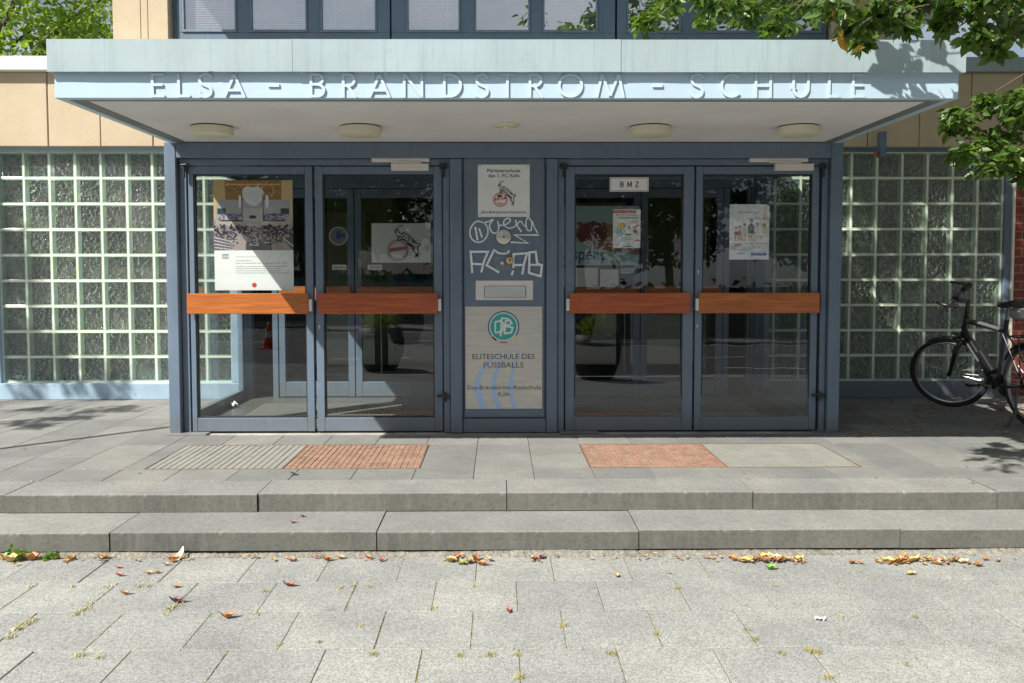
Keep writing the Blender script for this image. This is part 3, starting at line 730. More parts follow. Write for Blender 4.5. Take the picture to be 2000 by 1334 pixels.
mb = MB(); mb.bbox(wx0+.002, PX(346, YU, 40), YU+.02, YU+.07, zs0, ztop, .003); mb.bbox(PX(1613,YU,40), wx1-.002, YU+.02, YU+.07, zs0, ztop, .003)
mb.bbox(wx0+.003, wx1-.003, YU+.07, YU+.11, 3.35, zs0+.03, .003); mb.build('window_surround', M_blue, bld)
# outlet box under the canopy side at the right
p0 = at(1719, 250, 1.6); p1 = at(1734, 306, 1.6)
mb = MB(); mb.bbox(p0.x+.012, p1.x-.012, 1.60, 1.69, p1.z, 2.62, .003); dp = mb.build('downpipe', M_blue, bld)
mb = MB(); mb.bbox(p0.x-.03, p0.x-.002, 1.62, 1.66, p1.z+.01, p1.z+.05, .005); mb.build('pipe_bracket', M_woodr, dp)

# ------------------------------------------------------------ canopy
can = thing('entrance_canopy', 'flat projecting entrance canopy with pale blue metal fascia and raised school name', 'canopy', ((XL+XR)/2, 0, ZC))
cxl, cxr = at(107,196,YC).x, at(1872,196,YC).x
YF = YC-0.036; zl_t = PZ(139, YC)+0.004
lo_ = MB(); lo_.bbox(cxl, cxr, YC, YC+0.05, ZC, zl_t, .003)
lo_.bbox(cxl, cxl+.05, YC+0.052, 1.79, ZC, zl_t, .003); lo_.bbox(cxr-.05, cxr, YC+0.052, 1.79, ZC, zl_t, .003)
lf = lo_.build('lower_fascia', M_fasc2, can)
zu_b = PZ(140.5, YF); zu_t = PZ(77, YF); ul, ur = at(90,100,YF).x, at(1888,100,YF).x
up = MB()
js = [ul, at(571,100,YF).x, at(1213,100,YF).x, ur]
for i, (a, b) in enumerate(zip(js[:-1], js[1:])):
    dy = (0.0, 0.003, 0.001)[i]
    n = 110; base = len(up.v)      # sheet metal, gently uneven with a small dent in its lower edge
    for k in range(n+1):
        x = a+.0012+(b-a-.0024)*k/n; dent = 0.0
        if i == 0: dent = 0.0035*math.exp(-((x-at(412,140,YF).x)/0.012)**2)
        wv = 0.0012*math.sin(x*7+i)+0.0008*math.sin(x*17)
        up.v += [(x, YF-dy+wv, zu_t), (x, YF-dy+wv, zu_b+dent), (x, YC-.001, zu_b+dent*0.8+.002), (x, YC+0.3, zu_t+.004)]
    for k in range(n):
        q = base+k*4; up.f += [(q, q+1, q+5, q+4), (q+1, q+2, q+6, q+5), (q+3, q, q+4, q+7)]
up.bbox(ul+.001, ul+.03, YF+.006, 1.79, zu_b, zu_t-.002, .003); up.bbox(ur-.03, ur-.001, YF+.006, 1.79, zu_b, zu_t-.002, .003)
up.box(ul+.031, ur-.031, YC+0.052, 1.79, zl_t+.01, zu_t-.008)
uf = recalc(up.build('upper_fascia', M_fasc, can))
tr = MB(); e = 0.07      # metal edge strip round the soffit
tr.box(cxl+.052, cxr-.052, YC+.051, YC+.051+e, ZC+.006, ZC+.02); tr.box(cxl+.052, cxl+.052+e, YC+.052+e, 0.0, ZC+.006, ZC+.02); tr.box(cxr-.052-e, cxr-.052, YC+.052+e, 0.0, ZC+.006, ZC+.02)
tr.build('edge_trim', M_trim, can)
sf = MB(); sf.box(cxl+.053+e, cxr-.053-e, YC+.053+e, -0.001, ZC+.010, ZC+.06); sf.build('soffit', M_soff, can)

# raised letters
def arc(cx, cy, rx, ry, a0, a1, n=20): return [(cx+rx*math.cos(R(a0+(a1-a0)*k/n)), cy+ry*math.sin(R(a0+(a1-a0)*k/n))) for k in range(n+1)]
h = 0.5
def glyph(ch):
    w = .13/2
    if ch == 'E': return [[(w,0),(w,1)], [(0.02,w),(1,w)], [(0.02,.52),(.88,.52)], [(0.02,1-w),(1,1-w)]]
    if ch == 'L': return [[(w*1.2,0),(w*1.2,1)], [(0.02,w),(1,w)]]
    if ch == 'S': return [[tuple(p) for p in spline([(.93,.80),(.78,.92),(.5,.955),(.2,.87),(.12,.72),(.24,.58),(.5,.5),(.78,.42),(.9,.27),(.8,.11),(.5,.04),(.2,.09),(.05,.24)], 4)]]
    if ch == 'A': return [[(0.04,0),(.5,.93)], [(.96,0),(.5,.935)], [(.2,.30),(.8,.30)]]
    if ch == 'B': return [[(.1,0),(.1,1)], [(.1,.94)]+arc(.5,.74,.36,.20,90,-90)+[(.1,.54)], [(.1,.54)]+arc(.5,.30,.43,.24,90,-90)+[(.1,.06)]]
    if ch == 'R': return [[(.1,0),(.1,1)], [(.1,.94)]+arc(.48,.715,.36,.225,90,-90)+[(.1,.49)], [(.38,.49),(.95,.0)]]
    if ch == 'N': return [[(.07,0),(.07,1)], [(.93,0),(.93,1)], [(.07,.97),(.93,.03)]]
    if ch == 'D': return [[(.08,0),(.08,1)], [(.08,.94)]+arc(.36,.5,.58,.44,90,-90)+[(.08,.06)]]
    if ch == 'T': return [[(.5,0),(.5,.92)], [(0,.94),(1,.94)]]
    if ch == 'O': return [arc(.5,.5,.44,.44,0,345,34)+[(.94,.5)]]
    if ch == 'M': return [[(.04,0),(.22,.98)], [(.22,.94),(.5,.08)], [(.5,.08),(.78,.94)], [(.96,0),(.78,.98)]]
    if ch == 'C': return [arc(.55,.5,.50,.44,42,318,26)]
    if ch == 'H': return [[(.08,0),(.08,1)], [(.92,0),(.92,1)], [(.08,.5),(.92,.5)]]
    if ch == 'U': return [[(.09,1),(.09,.4)]+arc(.5,.40,.41,.34,180,360)+[(.91,1)]]
    if ch == '-': return [[(0,.5),(1,.5)]]
    if ch == '"': return []
LET = [('E',297,322),('L',348,372),('S',387,416),('A',437,480),('-',524,546),('B',605,635),('R',668,697),('Ä',720,763),('N',787,827),('D',865,902),('S',927,955),('T',978,1004),('R',1032,1061),('Ö',1089,1139),('M',1163,1220),('-',1274,1294),('S',1347,1374),('C',1407,1446),('H',1473,1507),('U',1546,1581),('L',1617,1639),('E',1664,1688)]
zt, zb = PZ(143.5, YC), PZ(191.5, YC); SW = 0.0155
for ch, a, b in LET:
    x0, x1 = PX(a, YC, 167), PX(b, YC, 167); mb = MB(); base = {'Ä':'A','Ö':'O'}.get(ch, ch)
    for i, st in enumerate(glyph(base)):
        pts = [(x0+p[0]*(x1-x0), zb+p[1]*(zt-zb)) for p in st]
        mb.ribbon(pts, SW*(1.15 if ch == '-' else 1), YC-0.0095-0.0006*i, depth=0.007)
    if ch in 'ÄÖ':
        cx = (x0+x1)/2; dd = 0.036 if ch == 'Ä' else 0.062
        for sx in (-1, 1): mb.box(cx+sx*dd-.008, cx+sx*dd+.008, YC-0.0095, YC-0.0025, zt-.014, zt+.002)
    if ch == '-': mb.box((x0+x1)/2-.004,(x0+x1)/2+.004,YC-.004,YC+.001,(zb+zt)/2-.004,(zb+zt)/2+.004)
    recalc(mb.build('letter', M_letter, can))

# lamps under the soffit
zso = ZC+.010
lab = ['leftmost cream drum lamp under the canopy, dusty along its lower edge', 'second cream drum lamp from the left, above the second door', 'third cream drum lamp from the left, above the door with the BMZ sign', 'rightmost cream drum lamp under the canopy']
l0 = None
for i, (a, b, yb_) in enumerate(((374,455,268),(665,745,264),(1230,1309,264),(1519,1599,262))):
    Yl = gr((a+b)/2, 247, zso).y
    cx = (PX(a, Yl, 255)+PX(b, Yl, 255))/2; rr = (PX(b, Yl, 255)-PX(a, Yl, 255))/2; hh = 0.062
    if l0 is None:
        l0 = thing('ceiling_lamp', lab[0], 'lamp', (cx, Yl, zso), 'drum lamps under the canopy')
        mb = MB().lathe([(rr*0.97, 0), (rr*0.97, -.006), (rr*.9, -.006)], (cx,Yl,zso), n=48); mb.build('base_ring', M_darkmetal, l0, smooth=False)
        mb = MB().lathe([(rr*.98, -.007), (rr, -.010), (rr, -hh*.72), (rr*.985, -hh*.74), (rr*.985, -hh*.94), (rr*.93, -hh), (0.001, -hh-.002)], (cx,Yl,zso), n=48); o = mb.build('lamp_shade', M_lamp, l0, smooth=True); smooth_sharp(o)
        base = Vector((cx, Yl, zso))
    else:
        c = copy_tree(l0); c.location = (cx, Yl, zso); c['label'] = lab[i]
dpt = gr(988, 244, zso)
t = thing('ceiling_outlet', 'small flat cream cover disc in the middle of the canopy soffit', 'cover disc', (dpt.x, dpt.y, zso))
mb = MB().lathe([(.10,0),(.098,-.006),(.03,-.012)], (dpt.x,dpt.y,zso), n=40); mb.build('cover_plate', M_lamp, t, smooth=True)
mb = MB().lathe([(.028,-.0125),(.026,-.02),(.012,-.026),(0.001,-.027)], (dpt.x,dpt.y,zso), n=24); mb.build('centre_cap', M_lamp, t, smooth=True)

# ------------------------------------------------------------ entrance vestibule
ves = thing('entrance_vestibule', 'blue grey metal entrance front with two double glass doors and a solid panel between', 'entrance', ((XL+XR)/2, 0.5, 0))
YD = 0.06                                      # plane of the door leaves
DXl = PX(372, YD); 
pw = 0.09
po = MB()
po.bbox(XL, XL+pw, 0, 0.16, 0, ZC+.008, .006); po.build('corner_post', M_blue, ves)
po = MB(); po.bbox(XR-pw, XR, 0, 0.16, 0, ZC+.008, .006); po.build('corner_post', M_blue, ves)
zlin = PZ(308, 0.0)
mb = MB(); mb.bbox(XL+pw+.001, XR-pw-.001, 0.004, 0.16, zlin, ZC+.008, .004); mb.build('lintel', M_blue, ves)
# frames: outer jambs and centre posts
xs_c = [PX(867, YD), PX(880, YD), PX(903, YD), PX(1067, YD), PX(1088, YD), PX(1101, YD)]
jr = MB()
zt_leaf = PZ(324, YD)
ja = XL+pw+.006
jr.bbox(ja, PX(369, YD), YD-.01, 0.15, 0, zt_leaf+.004, .003)
jb = XR-pw-.006
jr.bbox(PX(1600, YD)+.01, jb, YD-.01, 0.15, 0, zt_leaf+.004, .003)
jr.bbox(ja, jb, YD-.012, 0.15, zt_leaf+.005, zlin-.003, .003)
jr.bbox(xs_c[0], xs_c[1]-.004, YD-.02, 0.15, 0, zt_leaf+.004, .003); jr.bbox(xs_c[4]+.004, xs_c[5], YD-.02, 0.15, 0, zt_leaf+.004, .003)
jr.build('door_frame', M_blue, ves)
cp = MB(); cp.bbox(xs_c[1], xs_c[2], 0.012, 0.14, 0, zlin-.004, .005); cp.build('mullion', M_blue, ves)
cp = MB(); cp.bbox(xs_c[3], xs_c[4], 0.012, 0.14, 0, zlin-.004, .005); cp.build('mullion', M_blue, ves)
# centre panel
zpb = PZ(815, YD)
mb = MB(); mb.bbox(xs_c[2]+.003, xs_c[3]-.003, 0.03, 0.12, 0, zpb-.006, .004)
mb.bbox(xs_c[2]+.014, xs_c[3]-.014, 0.035, 0.10, zpb+.004, PZ(309,YD)-.004, .004)
mb.box(xs_c[2]+.0005, xs_c[3]-.0005, 0.060, 0.11, zpb-.005, zlin-.005)
cpan = mb.build('centre_panel', M_blue, ves)
YPn = 0.035
def P(px, py, Y): q = at(px, py, Y); return (q.x, q.z)
# graffiti (zoom 900,310 scale 5.335)
def gz(x, y): return P(900+x/5.335, 310+y/5.335, YPn)
gf = [ (spline([gz(*p) for p in [(235,665),(160,655),(100,730),(105,820),(160,868),(225,860),(275,800),(280,720),(250,670),(290,655),(335,635),(300,690),(320,760),(365,775),(395,730),(385,650)]],5), 12),
       (spline([gz(*p) for p in [(385,650),(400,690),(460,690),(515,650),(500,622),(455,640),(450,690),(500,725),(570,700),(575,640)]],5), 11),
       (spline([gz(*p) for p in [(570,640),(590,700),(635,765)]],4), 12), (spline([gz(*p) for p in [(585,690),(620,650),(655,690),(690,715)]],4), 10),
       (spline([gz(*p) for p in [(735,650),(700,615),(680,660),(690,740),(735,740),(740,650),(765,710),(800,775)]],5), 11),
       ([gz(150,710),gz(175,850)], 16), ([gz(190,725),gz(222,820)], 15),
       ([gz(815,795),gz(560,795),gz(700,880),gz(520,870)], 14),
       ([gz(120,1190),gz(103,970),gz(283,970),gz(245,1060),gz(213,1185)], 18), ([gz(100,1095),gz(235,1100)], 18),
       ([gz(400,1185),gz(270,1110),gz(350,945)], 18), (spline([gz(*p) for p in [(350,950),(400,985),(480,985),(503,955)]],4), 16),
       ([gz(530,1215),gz(545,1165)], 18), ([gz(548,1140),gz(550,995),gz(690,985),gz(660,1090),gz(640,1205)], 18), ([gz(550,1110),gz(650,1105)], 18),
       ([gz(710,1195),gz(715,975),gz(780,970),gz(795,1090),gz(845,1110),gz(830,1225),gz(710,1190)], 18), ([gz(715,1105),gz(840,1108)], 16)]
mb = MB()
for i, (pts, w) in enumerate(gf):
    pts = [(p[0], p[1]) for p in pts]
    mb.ribbon(pts, w/5.335/250*1.3, YPn-0.0012-0.0007*i, dy=0.00001)
mb.build('graffiti', M_chalk, cpan)
# round disc lock, lock plate, key holes
c = gz(447, 815); rr = 78/5.335/250
mb = MB().lathe([(rr,0),(rr,.008),(rr*.92,.011),(0.001,.011)], (c[0],YPn-.012,c[1]), 'Y', 40); mb.build('lock_cover', M_steel, cpan, smooth=True)
MB().lathe([(.010,0),(.010,.004),(0.001,.005)], (c[0],YPn-.0235,c[1]), 'Y', 20).build('lock_screw', M_trim, cpan)
for dx in (-.042, .042): MB().lathe([(.004,0),(.004,.002),(0.001,.003)], (c[0]+dx,YPn-.0235,c[1]), 'Y', 12).build('lock_screw', M_trim, cpan)
a = gz(355,1020); b = gz(540,1160); mb = MB(); mb.bbox(a[0], b[0], YPn-.0009, YPn+.01, b[1], a[1], .0003); mb.build('hatch', M_bluew, cpan)
c = gz(510,1060); mb = MB().lathe([(.031,0),(.031,.010),(.026,.016),(0.001,.017)], (c[0],YPn-.016,c[1]), 'Y', 28); mb.build('lock_cylinder', M_brass, cpan, smooth=True)
mb = MB().lathe([(.006,0),(.006,.002),(0.001,.002)], (c[0],YPn-.0335,c[1]+.004), 'Y', 14); mb.box(c[0]-.003,c[0]+.003,YPn-.0357,YPn-.034,c[1]-.013,c[1]+.002); mb.build('keyhole', M_black, cpan)
c = gz(433,1087); mb = MB().lathe([(.018,0),(.018,.004),(0.001,.008)], (c[0],YPn-.016,c[1]), 'Y', 20); mb.build('lock_cylinder', M_steel, cpan, smooth=True)
# letter slot
x0, z1 = P(929,548,YPn); x1, z0 = P(1041,586,YPn)
mb = MB(); mb.bbox(x0,x1,YPn-.006,YPn+.01,z0,z1,.002); ls = mb.build('letter_slot', M_closer, ves)
a0, b1 = P(947,559,YPn); a1, b0_ = P(1026,580,YPn)
mb = MB(); mb.box(a0-.006,a1+.006,YPn-.0075,YPn-.0061,b0_-.004,b1+.004); mb.build('slot_gap', M_trim, ls)
mb = MB(); mb.add([(a0,YPn-.022,b0_),(a1,YPn-.022,b0_),(a1,YPn-.009,b1),(a0,YPn-.009,b1),(a0,YPn-.0076,b0_),(a1,YPn-.0076,b0_),(a1,YPn-.0076,b1),(a0,YPn-.0076,b1)],[(0,1,2,3),(7,6,5,4),(0,4,5,1),(1,5,6,2),(2,6,7,3),(3,7,4,0)]); mb.build('slot_flap', M_steel, ls)

# outer doors ---------------------------------------------------------------
def door(lx0, lx1, gx0, gx1, bx0, bx1, pb, hinge, closer, lab, wood, tilt, plate=None):
    x0, x1 = PX(lx0, YD), PX(lx1, YD); g0, g1 = PX(gx0, YD), PX(gx1, YD)
    z0, z1 = 0.008, PZ(325, YD); gz0, gz1 = PZ(815, YD), PZ(340, YD); y0, y1 = YD, YD+0.055
    mb = MB()
    mb.bbox(x0, g0, y0, y1, z0, z1, .003); mb.bbox(g1, x1, y0, y1, z0, z1, .003)
    mb.bbox(g0+.0006, g1-.0006, y0+.001, y1, z0+.001, gz0, .003); mb.bbox(g0+.0006, g1-.0006, y0+.001, y1, gz1, z1-.001, .003)
    d = mb.build('door', M_blue, ves, label=lab)
    s = 0.010; mb = MB()   # glazing bead and gasket
    for (a,b,c_,e_) in ((g0+.001,g0+s,gz0+.001,gz1-.001),(g1-s,g1-.001,gz0+.001,gz1-.001)): mb.box(a,b,y0+.010,y1-.004,c_,e_)
    mb.box(g0+s,g1-s,y0+.010,y1-.004,gz0+.001,gz0+s); mb.box(g0+s,g1-s,y0+.010,y1-.004,gz1-s,gz1-.001)
    mb.build('gasket', M_darkmetal, d)
    mb = MB(); yc = y0+.026; t_ = tilt*(gz1-gz0)/2
    mb.quad((g0+.002, yc-t_, gz0+.002), (g1-.002, yc-t_, gz0+.002), (g1-.002, yc+t_, gz1-.002), (g0+.002, yc+t_, gz1-.002)); mb.build('glass_pane', M_glass, d)
    b0, b1 = PX(bx0, YD-.05, 592), PX(bx1, YD-.05, 592); zz0, zz1 = PZ(612.5, YD-.05), PZ(572.5, YD-.05)
    mb = MB(); mb.bbox(b0, b1, YD-.055, YD-.030, zz0, zz1, .004); pb_ = mb.build('push_bar', wood, d)
    mb = MB()
    mb.bbox(b0+.02, b0+.06, YD-.0298, YD-.0004, zz0+.03, zz1-.03, .002); mb.build('bar_bracket', M_closer, d); mb = MB(); mb.bbox(b1-.06, b1-.02, YD-.0298, YD-.0004, zz0+.03, zz1-.03, .002)
    if plate:
        mb.build('bar_bracket', M_closer, d); mb = MB(); xx = b1+.001 if plate > 0 else b0-.026; mb.bbox(xx, xx+.025, YD-.045, YD-.0004, zz0+.02, zz1-.045, .002)
    mb.build('bar_bracket', M_closer, d)
    hm = MB()
    hx = (x0-.016) if hinge < 0 else (x1+.016)
    hm.bbox(hx-.03, hx+.03, YD-.028, YD-.0125, z1-.022, z1+.02, .004); hm.tube([(hx, YD-.035, z1-.09),(hx, YD-.035, z1+.02)], .010, 10)
    hm.tube([(hx-.035*hinge, YD-.045, z1+.012),(hx+.02*hinge, YD-.045, z1+.006)], .007, 8)
    hm.build('hinge', M_darkmetal, d)
    if closer:
        cm = MB(); ca, cb = at(closer[0], 327, YD), at(closer[1], 327, YD)
        cm.bbox(ca.x, cb.x, YD-.045, YD-.0004, PZ(334,YD), PZ(320.5,YD), .003)
        cl = cm.build('door_closer', M_closer, d)
        am = MB(); aa, ab = at(closer[2], 313, YD-.05), at(closer[3], 313, YD-.05)
        am.bbox(aa.x, ab.x, YD-.040, YD-.0124, PZ(317.5,YD), PZ(310,YD), .003); am.bbox(aa.x+.15, ab.x-.06, YD-.05, YD-.041, PZ(320,YD), PZ(317.2,YD), .001); am.build('closer_arm', M_closer, d)
        bm_ = MB(); hz = PZ(772, YD)      # lower pivot and catch
        bm_.tube([(hx-.06, YD-.03, hz), (hx+.012, YD-.03, hz)], .009, 10); bm_.tube([(hx, YD-.03, hz-.045), (hx, YD-.03, hz+.03)], .013, 12)
        bm_.bbox(hx-.01, hx+.035, YD-.05, YD-.035, hz-.018, hz+.010, .003); bm_.build('catch', M_darkmetal, d)
    return d
d1 = door(371,612,381,598,365,602,None,-1,None,'leftmost glass door half in sunlight with a large poster', M_wood, .007, plate=1)
d2 = door(617,864,632,848,621,855,None,1,(765,838,725,838),'second glass door from the left with a closer at its top', M_woodr, .010, plate=1)
d3 = door(1104,1354,1122,1334,1113,1348,None,-1,None,'third glass door with the BMZ sign at its top', M_woodr, .020, plate=-1)
d4 = door(1358,1597,1371,1584,1366,1601,None,1,(1511,1586,1465,1580),'rightmost glass door with a closer at its top', M_wood, .020, plate=-1)
# small lock cylinders on the meeting stiles
for (px_, py_, d) in ((624, 637, d2), (1362, 636, d4), (1364, 530, d4)):
    q = at(px_, py_, YD-.004); mb = MB().lathe([(.008,0),(.008,.004),(0.001,.005)], (q.x,YD-.0006,q.z), 'Y', 14); mb.box(q.x-.003,q.x+.003,YD-.0045,YD-.001,q.z-.022,q.z-.007); mb.build('lock_cylinder', M_steel, d)
# floor plates and dirt at the foot of the posts
mb = MB(); mb.bbox(XL-.01, XL+.30, -0.05, 0.055, 0.0005, 0.008, .001); mb.build('floor_plate', M_trim, ves)
mb = MB(); mb.bbox(PX(1095,0), PX(1170,0), -0.03, 0.055, 0.0005, 0.010, .001); mb.build('floor_plate', M_trim, ves)
# side glazing
for sx, xx in ((1, XL), (-1, XR)):
    a, b = (xx, xx+.05) if sx > 0 else (xx-.05, xx)
    mb = MB(); mb.bbox(a, b, 0.162, YW-.11, 0, 0.10, .003); mb.bbox(a, b, 0.162, YW-.11, 2.16, ZC+.008, .003)
    mb.bbox(a, b, 0.162, 0.21, 0.101, 2.159, .003); mb.bbox(a, b, YW-.16, YW-.11, 0.101, 2.159, .003)
    f = mb.build('side_window', M_blue, ves); m = (a+b)/2
    mb = MB(); mb.quad((m,.205,.098),(m,YW-.155,.098),(m,YW-.155,2.162),(m,.205,2.162)); mb.build('pane', M_glass, f)
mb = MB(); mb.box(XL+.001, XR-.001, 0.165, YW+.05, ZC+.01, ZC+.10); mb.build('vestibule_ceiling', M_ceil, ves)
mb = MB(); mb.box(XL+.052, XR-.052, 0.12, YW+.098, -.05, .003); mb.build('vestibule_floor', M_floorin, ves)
for (a,b) in ((XL+.35,-.35),(.45,XR-.35)):
    mb = MB(); x = a
    while x < b:
        mb.box(x, x+.012, 0.35, 1.45, .0035, .011); x += .022
    mb.build('floor_mat', M_matg, ves)
# inner doors at the wall line
YI = YW-.02
def inner(lx0, lx1, ylab=None):
    x0, x1 = PX(lx0, YI), PX(lx1, YI); st = 0.065; z1 = 2.10
    mb = MB(); mb.bbox(x0, x0+st, YI, YI+.05, .01, z1, .003); mb.bbox(x1-st, x1, YI, YI+.05, .01, z1, .003)
    mb.bbox(x0+st+.0005, x1-st-.0005, YI+.001, YI+.05, .012, .16, .003); mb.bbox(x0+st+.0005, x1-st-.0005, YI+.001, YI+.05, z1-.09, z1-.001, .003)
    d = mb.build('inner_door', M_blue, ves)
    mb = MB(); mb.quad((x0+st,YI+.025,.158),(x1-st,YI+.025,.158),(x1-st,YI+.025,z1-.088),(x0+st,YI+.025,z1-.088)); mb.build('glass_pane', M_glass, d)
    mb = MB(); mb.bbox(x0+.03, x1-.03, YI-.05, YI-.025, 0.985, 1.125, .004); mb.build('push_bar', M_wood, d)
    return d
inn = [(543,692),(694,862),(1090,1250),(1252,1412)]
for p in inn: inner(*p)
mb = MB(); xx = [XL+.05, PX(543,YI)-.004, PX(862,YI)+.004, PX(1090,YI)-.004, PX(1412,YI)+.004, XR-.05]
mb.bbox(xx[0]+.0, xx[0]+.06, YI-.05, YI+.06, 0, 2.27, .003); mb.bbox(xx[5]-.06, xx[5], YI-.05, YI+.06, 0, 2.27, .003)
mb.bbox(xx[1]-.055, xx[1], YI-.01, YI+.06, 0, 2.10, .003); mb.bbox(xx[2], xx[2]+.06, YI-.01, YI+.06, 0, 2.10, .003); mb.bbox(xx[3]-.06, xx[3], YI-.01, YI+.06, 0, 2.10, .003)
mb.bbox(xx[4], xx[4]+.055, YI-.01, YI+.06, 0, 2.10, .003); mb.bbox(xx[0]+.062, xx[5]-.062, YI-.012, YI+.06, 2.105, 2.27, .003)
mb.build('inner_frame', M_blue, ves)
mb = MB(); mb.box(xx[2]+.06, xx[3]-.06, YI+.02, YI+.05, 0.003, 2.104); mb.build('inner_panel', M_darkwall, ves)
# glass door standing open at the left inside the hall
# stickers on the inner doors
for (a, b, y0_, y1_) in ((649,676,517,527),(718,746,517,527),(1212,1240,524,534)):
    q0 = at(a, y1_, YI-.002); q1 = at(b, y0_, YI-.002)
    t = thing('pull_sticker', {649:'small white ZIEHEN label on the glass, left of the white paper with the goat', 718:'small white ZIEHEN label just under the white paper with the goat', 1212:'small ZIEHEN label behind the third door under the ice hockey poster'}[a], 'label', (q0.x, YI-.002, q0.z), 'ZIEHEN labels on the inner doors')
    mb = MB(); mb.box(q0.x, q1.x, YI-.002, YI-.001, q0.z, q1.z); mb.build('label_sheet', M_paper, t)
    mb = MB(); text(mb, 'ZIEHEN', q0.x+.01, q1.x-.01, q0.z+.012, q1.z-.012, YI-.0026, .01); mb.build('lettering', M_black, t)
q = at(661, 461, YI); t = thing('round_sticker', 'faded round sticker with a ring and a blue and red pictogram behind the second door', 'sticker', (q.x, YI, q.z-.1))
mb = MB(); mb.ring((q.x,q.z), .088, .008, YI-.003); mb.build('sticker_ring', M_closer, t)
mb = MB(); mb.disc((q.x,q.z), .083, YI-.002); mb.build('sticker_disc', mat('faded_sticker', (0.16,0.18,0.22), .5), t)
mb = MB(); mb.box(q.x-.02,q.x+.02,YI-.0035,YI-.003,q.z-.03,q.z+.05); mb.box(q.x+.021,q.x+.07,YI-.0035,YI-.003,q.z-.01,q.z+.02); mb.build('pictogram', M_navy, t)

# ------------------------------------------------------------ emblem with a rearing goat (line drawing), used on the plate and on a paper
def goat(x0, x1, z0, z1, Y, parent, mk, mr, mw=None, thin=1.0):
    """coordinates from the plate zoom: box (330..575, 230..505)"""
    def T(x, y): return (x0+(x-330)/245*(x1-x0), z1-(y-230)/275*(z1-z0))
    s = (x1-x0)/245
    c = T(411, 427); r_ = 74*s
    mb = MB(); mb.ring(c, r_*.95, r_*.10, Y-.0006); mb.ring(c, r_*.80, r_*.05, Y-.0006)
    mb.poly([T(350,412),T(470,395),T(474,420),T(356,440)], Y-.0004)
    mb.build('emblem_ring', mr, parent)
    if mw:
        mb = MB(); text(mb, '1.FC', T(372,0)[0], T(450,0)[0], T(0,446)[1], T(0,405)[1], Y-.0010, .01, .2); mb.build('emblem_lettering', mw, parent)
        mb = MB(); text(mb, 'KÖLN', T(382,0)[0], T(440,0)[0], T(0,476)[1], T(0,455)[1], Y-.0010, .02); 
        mb.poly([T(380,402),T(385,370),T(398,385),T(404,358),T(412,385),T(424,372),T(430,398)], Y-.0012); mb.build('emblem_tower', mk, parent)
    L = [([(410,352),(440,345),(462,352),(490,375),(512,392),(530,402)], 9), ([(398,300),(404,262),(430,300),(455,292),(490,318),(530,360),(556,380),(570,372),(566,392),(548,396)], 7),
         ([(405,258),(418,236),(452,234)], 4), ([(414,262),(430,242),(440,238)], 4), ([(398,300),(392,275),(403,262)], 5), ([(400,312),(418,322),(408,345),(430,320),(445,350)], 7),
         ([(530,402),(520,430),(540,460),(530,485)], 8), ([(548,396),(552,430),(548,470),(552,488)], 7), ([(440,330),(455,318),(466,335),(452,345)], 5),
         ([(480,325),(492,345),(480,352)], 6), ([(505,350),(520,362),(510,372)], 6), ([(470,375),(500,395),(524,425)], 8), ([(440,300),(452,312),(446,325)], 5), ([(526,360),(530,378)], 5)]
    mb = MB()
    for i, (p, w) in enumerate(L):
        mb.ribbon([tuple(v) for v in spline([T(*q) for q in p], 4)], w*s*thin, Y-.0016-.0002*i)
    mb.build('goat_drawing', mk, parent)
def sz(x, y): return P(900+x/5.335, 310+y/5.335, YPn-.01)
x0, z1 = sz(177, 60); x1, z0 = sz(719, 606)
t = thing('school_sign', 'square white enamel sign with a goat emblem and Partnerschule lettering above the graffiti', 'sign', ((x0+x1)/2, YPn-.008, z0))
mb = MB(); mb.bbox(x0,x1,YPn-.008,YPn-.0005,z0,z1,.0015); mb.build('plate', M_plate, t)
YQ = YPn-.0088
mb = MB()
for s_, a, b, c_, d_ in (('Partnerschule',276,622,142,106),('des 1. FC Köln',286,612,194,158),('Elsa-Brändström-Realschule',217,680,568,543)):
    p0_ = sz(a, c_); p1_ = sz(b, d_); text(mb, s_, p0_[0], p1_[0], p0_[1], p1_[1], YQ, .012)
mb.build('lettering', M_black, t)
g0 = sz(330,505); g1 = sz(575,230); goat(g0[0], g1[0], g0[1], g1[1], YQ, t, M_black, M_red, M_plate)
mb = MB()
for (a, b) in ((200,78),(698,80),(200,578),(696,580)):
    q = sz(a, b); mb.lathe([(.0085,0),(.0085,.002),(.004,.0035),(0.001,.0035)], (q[0],YPn-.0085,q[1]), 'Y', 14)
mb.build('screw', M_steel, t)
# elite school sign (zoom 860,290 scale 2.34)
def ez(x, y): return P(860+x/2.34, 290+y/2.34, YPn-.01)
x0, z1 = ez(113, 722); x1, z0 = ez(466, 1190)
t = thing('school_sign', 'tall brushed metal sign with a round teal emblem and Eliteschule lettering below the letter slot', 'sign', ((x0+x1)/2, YPn-.008, z0))
mb = MB(); mb.bbox(x0,x1,YPn-.008,YPn-.0005,z0,z1,.0015); mb.build('plate', M_steel, t)
c = ez(289, 815)
mb = MB(); mb.disc(c, 61/2.34/250, YQ); mb.build('emblem_disc', M_teal, t)
mb = MB(); mb.ring(c, 70/2.34/250, 5/2.34/250, YQ-.0004, a0=-35, a1=215); mb.build('emblem_ring', M_navy, t)
mb = MB(); mb.ring(c, 70/2.34/250, 7/2.34/250, YQ-.0004, a0=220, a1=243); mb.build('emblem_stripe', M_black, t)
mb = MB(); mb.ring(c, 72/2.34/250, 6/2.34/250, YQ-.0004, a0=256, a1=284); mb.build('emblem_stripe', M_red, t)
mb = MB(); mb.ring(c, 70/2.34/250, 6/2.34/250, YQ-.0004, a0=295, a1=318); mb.build('emblem_stripe', M_yellow, t)
mb = MB(); u = 1/2.34/250
